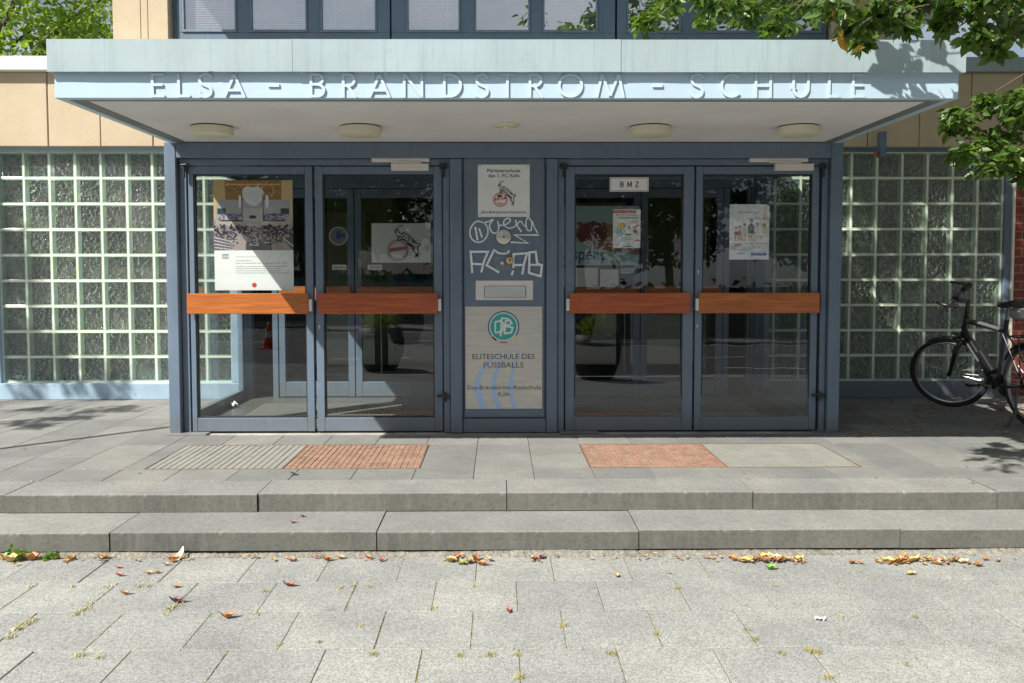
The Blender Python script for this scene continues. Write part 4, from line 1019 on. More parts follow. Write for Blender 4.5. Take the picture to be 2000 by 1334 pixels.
mb.ring(c, 62*u, 3*u, YQ-.0004)
for i, st in enumerate([[(-38,-28),(-38,22),(-12,28),(6,6),(-8,-22),(-38,-28)], [(-14,-44),(-8,44)], [(-8,40),(26,36)], [(-12,0),(22,8)], [(4,-34),(10,26),(30,30),(38,16),(14,2)], [(14,2),(42,-4),(36,-26),(6,-32)]]):
    mb.ribbon([(c[0]+x*u, c[1]+y*u) for x, y in st], 8*u, YQ-.0005-.0002*i)
mb.build('emblem_monogram', M_plate, t)
mb = MB()
for i, k in enumerate((0, 72, 150)):
    pts = spline([ez(*p) for p in [(300+k*.5,920),(232+k*.75,965),(178+k,1040),(172+k,1110),(200+k*.95,1187)]], 6)
    pts = [(min(max(p[0], x0+.004), x1-.004), max(p[1], z0+.003)) for p in pts]
    mb.ribbon(pts, 30*u*(1-.12*i), YQ-.0001-.0001*i, wf=lambda v: 0.06+0.94*min(1, v*1.5))
mb.build('swoosh', M_lblue, t)
mb = MB()
for s_, a, b, c_, d_ in (('ELITESCHULE DES',147,431,963,938),('FUSSBALLS',198,380,1002,977),('Elsa-Brändström-Realschule',124,460,1102,1082),('Köln',266,318,1132,1112)):
    p0_ = ez(a, c_); p1_ = ez(b, d_); text(mb, s_, p0_[0], p1_[0], p0_[1], p1_[1], YQ-.0012, .0)
mb.build('lettering', mat('dark_sign_ink', (0.05,0.055,0.07), .5), t)
mb = MB()
for (a, b) in ((125,735),(454,735),(125,1180),(454,1180)):
    q = ez(a, b); mb.lathe([(.006,0),(.006,.002),(0.001,.0035)], (q[0],YPn-.0085,q[1]), 'Y', 12)
mb.build('screw', M_steel, t)

# ------------------------------------------------------------ posters in the door panes
YB = YD+.047        # just inside the glass
def sheet(name, label, cat, px0, py0, px1, py1, Y, th=.0008, m=M_paper):
    a = at(px0, py1, Y); b = at(px1, py0, Y)
    t = thing(name, label, cat, ((a.x+b.x)/2, Y, a.z)); mb = MB(); mb.box(a.x, b.x, Y, Y+th, a.z, b.z); mb.build('paper_sheet', m, t)
    return t, a.x, b.x, a.z, b.z
t, x0, x1, z0, z1 = sheet('poster', 'large poster with a parliament chamber photograph in the leftmost door', 'poster', 420, 352, 571, 567, YB)
cv = Canvas(150, 140, (0.30,0.26,0.25)); zc = z0+(z1-z0)*.365
W_ = (0.62,0.60,0.58)
cv.rect(0,0,1,.30,(0.30,0.16,0.055)); cv.rect(0,0,.14,.55,(0.55,0.38,0.18)); cv.rect(.86,0,1,.55,(0.55,0.40,0.22))
for k in range(9): cv.rect(.15+k*.08,0,.155+k*.08,.28,(0.30,0.15,0.05))
cv.rect(.16,.05,.84,.07,(.6,.36,.14)); cv.rect(.18,.13,.82,.16,(.22,.13,.08)); cv.speck(60,.16,.02,.84,.26,1.2,[(.7,.5,.28),(.25,.14,.06),(.15,.1,.07)])
cv.rect(.04,.28,.96,.38,(0.36,0.34,0.38)); cv.rect(.03,.38,.97,.62,(0.36,0.345,0.34)); cv.rect(.05,.40,.15,.48,(.03,.04,.04)); cv.rect(.85,.40,.95,.48,(.03,.04,.04))
cv.poly([(.37,.12),(.42,.08),(.5,.10),(.56,.08),(.62,.13),(.64,.20),(.60,.30),(.54,.36),(.47,.36),(.40,.30),(.36,.20)], (.62,.63,.64))
for k in range(12): cv.poly([(.5,.34),(.365+k*.025,.14+abs(5.5-k)*.006),(.372+k*.025,.14+abs(5.5-k)*.006)], (.40,.42,.44))
cv.rect(.355,.2,.365,.6,(.10,.08,.08)); cv.rect(.62,.2,.63,.6,(.10,.08,.08)); cv.rect(.32,.22,.34,.38,(.72,.72,.74)); cv.rect(.66,.22,.69,.38,(.72,.72,.74))
cv.rect(.37,.40,.61,.58,(0.44,0.42,0.42)); cv.ell(.49,.52,.05,.025,(.04,.03,.04))
cv.speck(90,.06,.48,.36,.56,1.6,[(.14,.09,.26),(.20,.14,.36),(.06,.05,.10)]); cv.speck(90,.62,.48,.93,.56,1.6,[(.14,.09,.26),(.20,.14,.36),(.06,.05,.10)])
cv.speck(30,.08,.50,.36,.56,.8,[(.55,.5,.5)]); cv.speck(30,.62,.50,.92,.56,.8,[(.55,.5,.5)])
cv.rect(.08,.565,.36,.585,(.04,.03,.03)); cv.rect(.62,.565,.90,.585,(.04,.03,.03)); cv.rect(.04,.60,.96,.64,(.40,.35,.32))
DK = [(.02,.02,.035),(.035,.03,.06),(.05,.05,.09),(.012,.012,.02)]
for k in range(34):
    for j in range(5):
        a_ = math.pi*(.04+.92*k/33); rx = .20+.095*j; ry = .07+.055*j
        x = .5-rx*math.cos(a_)*1.05; y = .62+ry*math.sin(a_)*.9+abs(math.cos(a_))*.02
        if abs(x-.5+.0) < .20 and y > .76 and (x < .39 or x > .68): continue
        if 0 <= x <= 1 and y < .98: cv.speck(3, x-.03, y-.03, x+.03, y+.03, 1.9, DK)
cv.speck(150,.02,.62,.98,.92,.8,[(.55,.50,.48),(.4,.3,.3),(.5,.1,.14),(.6,.6,.62)])
cv.rect(.40,.90,.72,1.0,(.02,.02,.03)); cv.rect(.45,.905,.56,.93,(.5,.52,.55)); cv.speck(30,.41,.86,.71,.91,2,DK); cv.speck(12,.42,.84,.70,.9,1,[(.6,.6,.6)])
cv.poly([(.0,.78),(.26,.92),(.22,.99),(0,1)], (.12,.11,.13)); cv.poly([(.86,.82),(1,.80),(1,1),(.98,.98)], (.07,.09,.08)); cv.poly([(.86,.82),(.87,.81),(1,.93),(1,.95)], (.55,.55,.52))
for k in range(4): cv.poly([(0,.80+k*.05),(.24,.88+k*.035),(.24,.885+k*.035),(0,.815+k*.05)], (.55,.55,.56))
cv.build('printed_photograph', x0, x1, zc, z1, YB-.0008, t)
def tx(mb, s_, u0, u1, v, hh, off=0.0): text(mb, s_, x0+(x1-x0)*u0, x0+(x1-x0)*u1, z1-(z1-z0)*v-hh, z1-(z1-z0)*v, YB-.0009, off)
mb = MB(); tx(mb,'Deutscher Bundestag',.27,.54,.688,.010); bars(mb, x0+(x1-x0)*.27, x0+(x1-x0)*.48, z1-(z1-z0)*.725-.009, z1-(z1-z0)*.725, YB-.0009, 3); tx(mb,'Das Schulprojekt zur Bundestagswahl 2017',.27,.94,.747,.011,.02)
for k, w in enumerate((.93,.85,.82,.93)): bars(mb, x0+(x1-x0)*.27, x0+(x1-x0)*w, z1-(z1-z0)*(.778+k*.020)-.007, z1-(z1-z0)*(.778+k*.020), YB-.0009, k)
mb.build('lettering', M_grey, t)
mb = MB(); q = (x0+(x1-x0)*.14, z1-(z1-z0)*.69)
for k in range(4): mb.ribbon(arc(q[0]+(k-1.5)*.012, q[1], .006, .018, 0, 340, 14), .003, YB-.0010-.0001*k)
mb.build('crest', mat('green_print', (0.03,0.13,0.07), .5), t)
mb = MB(); mb.disc((x0+(x1-x0)*.5, z1-(z1-z0)*.953), .019, YB-.0009); mb.build('red_dot', M_red, t)

t, x0, x1, z0, z1 = sheet('paper_notice', 'white paper with a printed goat emblem hanging on the inner glass behind the second door', 'paper', 726, 436, 841, 513, YI-.004)
goat(x0+(x1-x0)*.25, x0+(x1-x0)*.84, z0+(z1-z0)*.06, z0+(z1-z0)*.96, YI-.0045, t, M_black, mat('pale_red_print', (0.42,0.16,0.15), .5), None)
t, x0, x1, z0, z1 = sheet('fire_panel_sign', 'white BMZ sign with a red outline on the third door', 'sign', 1191, 346.5, 1267, 374, YD+.006, .003, M_plate)
YQ2 = YD+.0052; mb = MB(); e = .008
mb.ribbon([(x0+e,z0+e),(x1-e,z0+e),(x1-e,z1-e),(x0+e,z1-e)], .003, YQ2, closed=True); mb.build('outline', M_red, t)
mb = MB(); zb_, zt_ = z0+(z1-z0)*.30, z0+(z1-z0)*.70; hh_ = zt_-zb_; xa_ = x0+(x1-x0)*.27; w_ = hh_*.60; g_ = (x1-x0)*.47
def bmz(pts, ox, ww, k): mb.ribbon([(ox+p[0]*ww, zb_+p[1]*hh_) for p in pts], hh_*.15, YQ2-.0003*k)
bmz([(.08,0),(.08,1)], xa_, w_, 0); bmz([(.08,.94)]+arc(.5,.75,.34,.19,90,-90)+[(.08,.55)], xa_, w_, 1); bmz([(.08,.54)]+arc(.5,.29,.42,.23,90,-90)+[(.08,.06)], xa_, w_, 2)
xm_ = xa_+g_*.38; bmz([(.04,0),(.10,1)], xm_, w_*1.3, 0); bmz([(.12,.98),(.5,.15)], xm_, w_*1.3, 1); bmz([(.5,.15),(.88,.98)], xm_, w_*1.3, 2); bmz([(.96,0),(.90,1)], xm_, w_*1.3, 3)
xz_ = xa_+g_-w_*.95; bmz([(0,.93),(1,.93)], xz_, w_, 0); bmz([(.92,.92),(.08,.08)], xz_, w_, 1); bmz([(0,.07),(1,.07)], xz_, w_, 2)
mb.build('lettering', M_black, t)
t, x0, x1, z0, z1 = sheet('poster', 'small ice hockey poster with a red top strip in the third door', 'poster', 1197, 409, 1251, 484.5, YB)
cv = Canvas(60, 84, (0.62,0.66,0.66))
cv.rect(0,.03,.82,.09,(.55,.06,.08)); cv.ell(.57,.50,.19,.17,(.56,.58,.58)); cv.ell(.57,.50,.165,.145,(.64,.67,.67)); cv.ell(.30,.42,.13,.10,(.65,.45,.08)); cv.ell(.20,.55,.12,.10,(.30,.42,.60)); cv.ell(.27,.50,.08,.05,(.62,.55,.35))
cv.poly([(.14,.56),(.34,.64),(.14,.72)], (.35,.45,.62)); cv.poly([(.72,.46),(.92,.38),(.93,.42),(.76,.50)], (.55,.12,.10)); cv.ell(.80,.56,.07,.05,(.38,.10,.06)); cv.poly([(.8,.56),(.92,.62),(.88,.65)], (.5,.1,.08))
cv.ell(.57,.46,.035,.05,(.12,.22,.36)); cv.ell(.78,.31,.14,.04,(.50,.48,.60)); cv.speck(30,.1,.36,.5,.68,1.3,[(.55,.35,.1),(.2,.3,.5),(.7,.7,.7),(.1,.1,.1)])
cv.rect(.48,.64,.66,.665,(.15,.15,.2)); cv.rect(.80,.79,.95,.81,(.6,.08,.1)); cv.speck(30,.05,.88,.95,.93,.8,[(.2,.2,.22),(.4,.4,.42)]); cv.poly([(.3,.96),(.6,.93),(.8,.95),(.35,.98)], (.2,.2,.22))
cv.build('printed_picture', x0, x1, z0, z1, YB-.0006, t)
mb = MB()
def tx2(mb, s_, u0, u1, v, hh, off=0.0, Y=YB-.0010): text(mb, s_, x0+(x1-x0)*u0, x0+(x1-x0)*u1, z1-(z1-z0)*v-hh, z1-(z1-z0)*v, Y, off, .15)
tx2(mb,'2017 IIHF Eishockey',.10,.92,.125,.013,.02); tx2(mb,'Weltmeisterschaft',.20,.93,.19,.013,.02); tx2(mb,'KÖLN/PARIS',.36,.66,.72,.009); tx2(mb,'5. - 21. MAI 2017',.30,.72,.765,.009)
mb.build('lettering', M_black, t)
mb = MB(); tx2(mb,'Unser Sport-Highlight 2017',.03,.80,.045,.011); mb.build('strip_lettering', M_plate, t)
# two overlapping sheets in the rightmost door
t, x0, x1, z0, z1 = sheet('paper_notice', 'plain white sheet tucked behind the right door poster, its top edge showing', 'paper', 1424.5, 399, 1498, 505, YB+.003)
t, x0, x1, z0, z1 = sheet('poster', 'poster with a group of pupils and red WEITERSAGEN lettering in the rightmost door', 'poster', 1424, 401.5, 1503, 507, YB)
cv = Canvas(100, 136, (0.66,0.67,0.72)); cv.rect(.06,.02,.08,.5,(.60,.55,.52)); cv.rect(.84,.03,.94,.5,(.62,.56,.52))
for (x, y, hr, body, s_) in ((.16,.42,.035,(.45,.16,.18),.05),(.25,.40,.035,(.30,.14,.13),.055),(.38,.36,.03,(.58,.50,.42),.05),(.54,.28,.04,(.06,.07,.10),.09),(.69,.35,.035,(.55,.52,.46),.06),(.87,.37,.04,(.60,.56,.50),.07)):
    cv.poly([(x-s_,y+.34),(x-s_*.95,y+.09),(x-.02,y+.05),(x+.02,y+.05),(x+s_*.95,y+.09),(x+s_,y+.34)], body); cv.ell(x,y-.005,hr*1.15,hr*.95,(.12,.08,.06)); cv.ell(x,y+.01,hr*.8,hr*.75,(.55,.38,.28))
cv.rect(.46,.52,.64,.62,(.50,.44,.36)); cv.speck(70,.05,.56,.92,.66,2,[(.58,.54,.48),(.68,.66,.60),(.30,.26,.2),(.62,.58,.50)]); cv.ell(.88,.58,.08,.08,(.64,.62,.57)); cv.rect(.05,.66,.9,.70,(.64,.65,.66)); cv.rect(.55,.88,.93,.925,(.10,.18,.42))
cv.build('printed_picture', x0, x1, z0, z1, YB-.0006, t)
mb = MB(); text(mb,'"EBS trifft Kunst"', x0+(x1-x0)*.2, x0+(x1-x0)*.74, z1-.062, z1-.045, YB-.001); text(mb,'WEITERSAGEN!', x0+(x1-x0)*.42, x0+(x1-x0)*.99, z1-.112, z1-.094, YB-.001); bars(mb, x0+.02, x1-.03, z1-.308, z1-.298, YB-.001, 7); mb.build('red_lettering', M_red, t)
mb = MB(); text(mb,'Sparda-Bank', x0+(x1-x0)*.60, x0+(x1-x0)*.88, z1-.385, z1-.376, YB-.001, .01); mb.build('box_lettering', M_plate, t)
mb = MB(); bars(mb, x0+(x1-x0)*.2, x0+(x1-x0)*.38, z1-.386, z1-.374, YB-.001, 9)
for k, w in enumerate((.85,.78,.6)): bars(mb, x0+.02, x0+(x1-x0)*w, z1-.325-.013*k, z1-.319-.013*k, YB-.001, 11+k)
mb.build('small_print', M_navy, t)
# Respekt poster hanging inside the vestibule behind the third door
YR = YI-.055
t, x0, x1, z0, z1 = sheet('poster', 'big Respekt poster inside the vestibule seen through the third door', 'poster', 1085, 402, 1248, 518, YR, .002)
cv = Canvas(110, 78, (0.36,0.50,0.54)); cv.rect(0,.62,1,1,(.42,.62,.66)); cv.poly([(.2,.42),(.4,.26),(.62,.30),(1,.36),(1,.82),(.55,.74),(.3,.62)], (.34,.20,.13))
cv.poly([(.24,.50),(.32,.30),(.46,.24),(.58,.36),(.62,.52),(.52,.60),(.30,.60)], (.15,.03,.035)); cv.speck(60,.26,.28,.6,.58,2,[(.12,.02,.03),(.19,.04,.04)])
cv.build('printed_picture', x0, x1, z0, z1, YR-.0008, t)
mb = MB(); text(mb, 'Respekt.', x0+(x1-x0)*.02, x0+(x1-x0)*.62, z0+(z1-z0)*.02, z0+(z1-z0)*.30, YR-.0014, .01); mb.build('lettering', M_navy, t)
for (a, b, c_, d_, lb) in ((1090,523,1168,560,'left pale handwritten sheet under the Respekt poster'),(1172,526,1208,560,'narrow bluish sheet beneath the Respekt poster')):
    sheet('paper_notice', lb, 'paper', a, b, c_, d_, YR)

# ------------------------------------------------------------ bicycle
def ortho(M, mb): return mb.xf(M)
def bicycle():
    F0 = gr(1868, 795, 0.0); phi = R(88); wb = 1.08; rw = 0.342
    dirf = Vector((-math.cos(phi), math.sin(phi), 0)); R0 = F0-dirf*wb
    lean = R(5)
    # local: x forward, y left, z up
    M = Matrix.Translation((R0.x, R0.y, 0)) @ Matrix.Rotation(math.atan2(dirf.y, dirf.x), 4, 'Z') @ Matrix.Rotation(-lean, 4, 'X')
    t = thing('bicycle', 'black trekking bicycle on its kickstand in the shade before the glass blocks', 'bicycle', (R0.x, R0.y, 0))
    MF = mat('bike_black_paint', (0.012,0.012,0.014), .25, .2, var=.2, coat=.6); MC = mat('bike_alloy', (0.35,0.36,0.37), .3, .9, var=.1)
    MT = M_rubber; MS = mat('bike_silver_decal', (0.2,0.21,0.22), .3, .5)
    rh = Vector((0,0,rw)); bb = Vector((0.44,0,0.285)); st = Vector((0.285,0,0.79)); ht = Vector((0.835,0,0.86)); hb = Vector((0.885,0,0.70)); fh = Vector((1.08,0,rw))
    def B(mb, name, m, parent=t, MM=M, sm=True): o = mb.xf(MM).build(name, m, parent, smooth=sm); smooth_sharp(o, 40); return o
    ax = (ht-hb).normalized(); steer = Matrix.Translation(hb) @ Matrix.Rotation(R(50), 4, ax) @ Matrix.Translation(-hb); MSx = M @ steer
    def wheel(c, MM, nm):
        def circ(r_, n=56): return [(c.x+r_*math.cos(2*math.pi*k/n), 0, c.z+r_*math.sin(2*math.pi*k/n)) for k in range(n+1)]
        ty = MB().tube(circ(rw-.019), .019, 10, False); w = B(ty, nm, MT, t, MM)
        B(MB().tube(circ(rw-.046), .011, 6, False), 'rim', MC, w, MM)
        sp = MB()
        for k in range(32):
            a = 2*math.pi*k/32; s_ = 1 if k % 2 else -1; off_ = R(38)*(1 if (k//2) % 2 else -1)
            sp.tube([(c.x+.02*math.cos(a+off_), s_*.03, c.z+.02*math.sin(a+off_)), (c.x+(rw-.05)*math.cos(a), 0, c.z+(rw-.05)*math.sin(a))], .0014, 4)
        B(sp, 'spokes', MC, w, MM)
        B(MB().tube([(c.x,-.055,c.z),(c.x,.055,c.z)], .018, 12), 'hub', MF, w, MM)
        return w
    wheel(rh, M, 'rear_wheel'); wheel(fh, MSx, 'front_wheel')
    fr = MB()
    fr.tube([ht+Vector((.0,0,-.03)), st+Vector((.01,0,-.02))], [.026,.020], 12); fr.tube([hb+Vector((-.005,0,.03)), bb], [.032,.038], 12); fr.tube([st+Vector((-.03,0,.08)), bb], .018, 12)
    fr.tube([hb-ax*.01, ht+ax*.01], .027, 14)
    for s_ in (-1, 1):
        fr.tube([bb+Vector((-.03,s_*.03,0)), rh+Vector((.02,s_*.06,0))], .010, 8); fr.tube([st+Vector((.01,s_*.02,-.04)), rh+Vector((0,s_*.06,.01))], .008, 8)
    fr.tube([bb+Vector((0,-.04,0)), bb+Vector((0,.04,0))], .024, 14)
    f = B(fr, 'frame', MF)
    dd = MB(); a_ = hb.lerp(bb, .18); b_ = hb.lerp(bb, .55)
    dd.tube([a_+Vector((0,.014,.006)), b_+Vector((0,.014,.006))], .0245, 10); B(dd, 'frame_decal', MS, f)
    dd = MB(); dd.tube([ht.lerp(st,.35)+Vector((0,.003,-.02)), ht.lerp(st,.9)+Vector((0,.003,-.018))], .0195, 10); B(dd, 'frame_decal', MS, f)
    B(MB().tube([hb.lerp(bb,.42)+Vector((-.05,0,.03)), hb.lerp(bb,.8)+Vector((-.045,0,.03))], [.042,.045], 14), 'bottle', MF)
    fk = MB()
    for s_ in (-1, 1): fk.tube([hb-ax*.03+Vector((0,s_*.035,0)), hb.lerp(fh,.3)+Vector((.015,s_*.055,0)), fh+Vector((-.01,s_*.055,0))], [.021,.026,.017], 10)
    fk.bbox(hb.x-.03, hb.x+.035, -.06, .06, hb.z-.055, hb.z-.02, .01); fk.tube([hb-ax*.03, hb], .02, 12)
    B(fk, 'fork', MF, t, MSx)
    stp = ht+ax*.15
    B(MB().tube([ht, stp, stp+Vector((.09,0,.03))], [.017,.02,.018], 12), 'stem', MF, t, MSx)
    bc = stp+Vector((.09,0,.03))
    hbm = MB().tube(spline([bc+Vector((-.06,-.30,.03)), bc+Vector((-.02,-.20,.03)), bc+Vector((0,-.08,.005)), bc, bc+Vector((0,.08,.005)), bc+Vector((-.02,.20,.03)), bc+Vector((-.06,.30,.03))], 5), .012, 10)
    hb_ = B(hbm, 'handlebar', MF, t, MSx)
    for s_ in (-1, 1):
        B(MB().tube([bc+Vector((-.025,s_*.19,.03)), bc+Vector((-.062,s_*.315,.03))], [.021,.024], 12), 'grip', MT, hb_, MSx)
        B(MB().tube(spline([bc+Vector((-.062,s_*.31,.03)), bc+Vector((.02,s_*.325,.06)), bc+Vector((.09,s_*.30,.09))], 4), [.013]*9, 10), 'bar_end', MF, hb_, MSx)
        B(MB().tube([bc+Vector((.01,s_*.15,.02)), bc+Vector((.05,s_*.19,-.01)), bc+Vector((.03,s_*.27,-.02))], .006, 6), 'brake_lever', MF, hb_, MSx)
        B(MB().tube(spline([bc+Vector((.02,s_*.14,.01)), bc+Vector((.13,s_*.10,-.08)), bc+Vector((.10,s_*.04,-.22)), hb+Vector((.05,s_*.02,-.02))], 6), .0025, 5), 'cable', MT, hb_, MSx)
    B(MB().bbox(bc.x-.03, bc.x+.03, -.035, .035, bc.z+.015, bc.z+.05, .01), 'bike_computer', MF, hb_, MSx)
    hl = hb+Vector((.075,0,-.01)); B(MB().lathe([(.018,-.04),(.034,-.01),(.036,.015),(.03,.022),(.001,.024)], hl, 'X', 20), 'headlight', MF, t, MSx)
    B(MB().lathe([(.028,.0),(.026,.004),(.001,.008)], hl+Vector((.024,0,0)), 'X', 16), 'lamp_lens', MS, t, MSx)
    def guard(c, MM, a0, a1):
        mb = MB(); n = 26; r_ = rw+.016; b0 = 0
        for k in range(n+1):
            a = R(a0+(a1-a0)*k/n)
            for (dy, dr) in ((-.026,-.014),(-.018,0),(0,.004),(.018,0),(.026,-.014)): mb.v.append((c.x+(r_+dr)*math.cos(a), dy, c.z+(r_+dr)*math.sin(a)))
        for k in range(n):
            for j in range(4): q = k*5+j; mb.f.append((q,q+1,q+6,q+5))
        B(mb, 'mudguard', MF, t, MM)
    guard(fh, MSx, 70, 205); guard(rh, M, 30, 185)
    sp = st+Vector((-.075,0,.20)); B(MB().tube([st+Vector((-.02,0,.06)), sp], .0145, 12), 'seat_post', MC)
    sd = MB(); n = 14; prof = []
    for k in range(n+1):
        u = k/n; x = sp.x-.15+u*.29; w_ = .085*(1-u)**.55*(1 if u > .06 else .75)+.016; zt_ = sp.z+.035+.012*(1-u)**2+(.006*math.sin(u*6)); 
        ring = [(x, w_*math.cos(a), zt_-.022+.022*math.sin(a)*(1 if math.sin(a) > 0 else 1.5)) for a in [2*math.pi*j/12 for j in range(12)]]
        sd.v += ring
    for k in range(n):
        for j in range(12): q = k*12; sd.f.append((q+j,q+(j+1)%12,q+12+(j+1)%12,q+12+j))
    sd.f.append(tuple(range(12))[::-1]); sd.f.append(tuple(n*12+j for j in range(12))); B(sd, 'saddle', MT)
    B(MB().bbox(sp.x-.21, sp.x-.05, -.055, .055, sp.z-.10, sp.z-.015, .02), 'saddle_bag', mat('grey_bag_fabric', (0.22,0.22,0.24), .7, var=.3, vs=20))
    rk = MB(); zr = .74
    for s_ in (-1, 1):
        rk.tube([(.20,s_*.05,zr),(-.28,s_*.065,zr+.01)], .006, 8); rk.tube([(.02,s_*.07,.36),(.02,s_*.065,zr)], .005, 8); rk.tube([(.02,s_*.07,.36),(-.22,s_*.065,zr)], .005, 8)
    for k in range(5): x = .18-k*.11; rk.tube([(x,-.06,zr+.002),(x,.06,zr+.002)], .005, 8)
    B(rk, 'luggage_rack', MF)
    B(MB().lathe([(.09,0),(.095,.004),(.09,.006),(.001,.006)], bb+Vector((0,-.05,0)), 'Y', 32), 'chainring', MF)
    ck = MB(); ck.bbox(bb.x-.012, bb.x+.17, .055, .07, bb.z-.012, bb.z+.012, .004); ck.bbox(bb.x-.17, bb.x+.012, -.075, -.06, bb.z-.012, bb.z+.012, .004)
    ck = B(ck, 'crank', MC); B(MB().bbox(bb.x+.12, bb.x+.21, .072, .16, bb.z-.012, bb.z+.012, .004), 'pedal', MF, ck)
    B(MB().bbox(bb.x-.21, bb.x-.12, -.165, -.077, bb.z-.012, bb.z+.012, .004), 'pedal', MF, ck)
    cs = MB()
    for z_ in (.09, -.085): cs.tube([(bb.x, -.056, bb.z+z_), (0, -.056, rw+z_*.45)], .004, 6)
    B(cs, 'chain', MF)
    B(MB().tube([(.10,.05,.30),(.06,.10,.12),(.05,.20,.012)], [.009,.009,.010], 10), 'kickstand', MF)
    return t
bicycle()

# ------------------------------------------------------------ foliage
def leaf_cloud(centers, n, size, name, m, parent, normal_up=0.35, aspect=.5, droop=0.3, fold=.25, seed=1):
    """centers: array (k,3)+radius ; leaves are small folded blades spread in twig-like clusters"""
    r = np.random.default_rng(seed); K = len(centers)
    idx = r.integers(0, K, n); C = np.array([c[:3] for c in centers]); RR = np.array([c[3] for c in centers])
    d = r.normal(size=(n,3)); d /= np.linalg.norm(d,axis=1)[:,None]; p = C[idx]+d*(RR[idx]*r.random(n)**.45)[:,None]
    ax = r.normal(size=(n,3))*[1,1,.55]; ax[:,2] -= droop; ax /= np.linalg.norm(ax,axis=1)[:,None]
    nr = r.normal(size=(n,3)); nr[:,2] += normal_up*2; sd = np.cross(ax, nr); sd /= np.linalg.norm(sd,axis=1)[:,None]+1e-9; up = np.cross(sd, ax)
    L = size*r.uniform(.6,1.25,n)[:,None]; w = L*aspect*.5
    tpl = [(0,0,0),(.28,.8,1),(.62,.85,1),(1,0,.0),(.62,-.85,1),(.28,-.8,1)]
    pts = []
    for (u, v, hh) in tpl: pts.append(p+ax*L*u+sd*w*v+up*w*fold*hh - np.array([0,0,1])*L*.12*u*u)
    V = np.stack(pts,1).reshape(-1,3); lo = V.min(0); hi = V.max(0); o0 = np.array([(lo[0]+hi[0])/2,(lo[1]+hi[1])/2,lo[2]])
    base = np.arange(n)[:,None]*6
    Fc = np.concatenate([base+[0,1,2,3], base+[0,3,4,5]],1).reshape(-1,4)
    me = bpy.data.meshes.new(name); me.from_pydata((V-o0).tolist(), [], Fc.tolist()); me.update(); me.materials.append(m)
    o = bpy.data.objects.new(name, me); COL.objects.link(o); o.parent = parent; o.location = Vector(o0)-WP[parent.name]; WP[o.name] = Vector(o0); return o
def branches(start, tips, r0, name, parent, seed=0, seg=6, wob=.12):
    random.seed(seed); mb = MB()
    for tp in tips:
        a = Vector(tp[3]) if len(tp) > 3 and tp[3] is not None else Vector(start); b = Vector(tp[:3]); L = (b-a).length; rs = tp[4] if len(tp) > 4 else r0
        pts = [a+(b-a)*k/seg+Vector((random.uniform(-1,1),random.uniform(-1,1),random.uniform(-1,1)))*wob*L*(0.5 if 0 < k < seg else 0)*.5+Vector((0,0,math.sin(math.pi*k/seg)*L*.06)) for k in range(seg+1)]
        mb.tube(spline(pts, 3), [rs*(1-.8*k/(seg*3)) for k in range(seg*3+1)], 7)
    return mb.build(name, M_bark, parent, smooth=True)
def tree(name, label, base, height, crown_r, nclump, nleaf, size, m, group=None, trunk_r=.18, seed=1, zlow=.35, clump=.28, squash=.8):
    t = thing(name, label, 'tree', base, group); rnd = random.Random(seed); C = []; tips = []
    top = Vector(base)+Vector((0,0,height*zlow)); cc = Vector(base)+Vector((0,0,height-crown_r*squash))
    for k in range(nclump):
        d = Vector((rnd.gauss(0,1),rnd.gauss(0,1),rnd.gauss(0,1))).normalized(); q = cc+Vector((d.x,d.y,d.z*squash))*crown_r*rnd.uniform(.45,1)
        C.append((q.x,q.y,q.z,crown_r*clump*rnd.uniform(.6,1.3)))
        if k % 2 == 0: tips.append((q.x,q.y,q.z,tuple(top.lerp(cc, rnd.random()*.5)), trunk_r*.35))
    tr_ = MB().tube([base, Vector(base)+Vector((.1,0,height*.2)), top, cc], [trunk_r*1.3,trunk_r,trunk_r*.85,trunk_r*.3], 12); trunk = tr_.build('trunk', M_bark, t, smooth=True)
    branches(top, tips, trunk_r*.4, 'limbs', t, seed); leaf_cloud(C, nleaf, size, 'crown', m, t, seed=seed); return t
# background tree at the left, behind the low roof
tree('broadleaf_tree', 'bright green broadleaf tree behind the low roof at the top left', (-12.2, 13.5, -.2), 10.5, 4.4, 80, 15000, .20, M_leafB, seed=4, trunk_r=.28, clump=.19)
# tree standing at the left outside the picture (its shade falls on the left wall and paving)
C = []
rnd = random.Random(3)
t = thing('street_tree', 'leafy tree left of the entrance whose shade falls on the left paving', 'tree', (-8.6,-2.6,ZG), 'trees at the front of the school')
tg = []
def shade_pts(ground_pts, tmin, tmax, n, r_):
    out = []
    for k in range(n):
        gx, gy, gz_ = rnd.choice(ground_pts); tt = rnd.uniform(tmin, tmax)
        out.append((gx-.715*tt+rnd.uniform(-.12,.12), gy-.659*tt+rnd.uniform(-.12,.12), gz_+tt, r_*rnd.uniform(.6,1.2)))
    return out
gp = [tuple(gr(a, b, 0)) for a, b in ((40,800),(110,795),(180,785),(60,830),(10,850),(130,815),(230,800),(20,820),(-40,840),(-80,800))]
wp = [tuple(at(a, b, YW)) for a, b in ((20,640),(30,560),(70,650),(60,720),(20,480),(100,730),(110,680),(150,750),(200,770),(250,770))]
C = shade_pts(gp, 3.6, 4.6, 18, .16)+shade_pts(wp, 4.0, 5.0, 24, .22)
leaf_cloud(C, 1700, .10, 'crown', M_leafA, t, seed=9)
MB().tube([(-8.6,-2.6,ZG),(-8.5,-2.5,2.2),(-8.2,-2.2,4.4)], [.16,.13,.07], 12).build('trunk', M_bark, t, smooth=True)
branches((-8.4,-2.4,3.2), [(c[0],c[1],c[2]) for c in C[::6]], .035, 'limbs', t, 4)

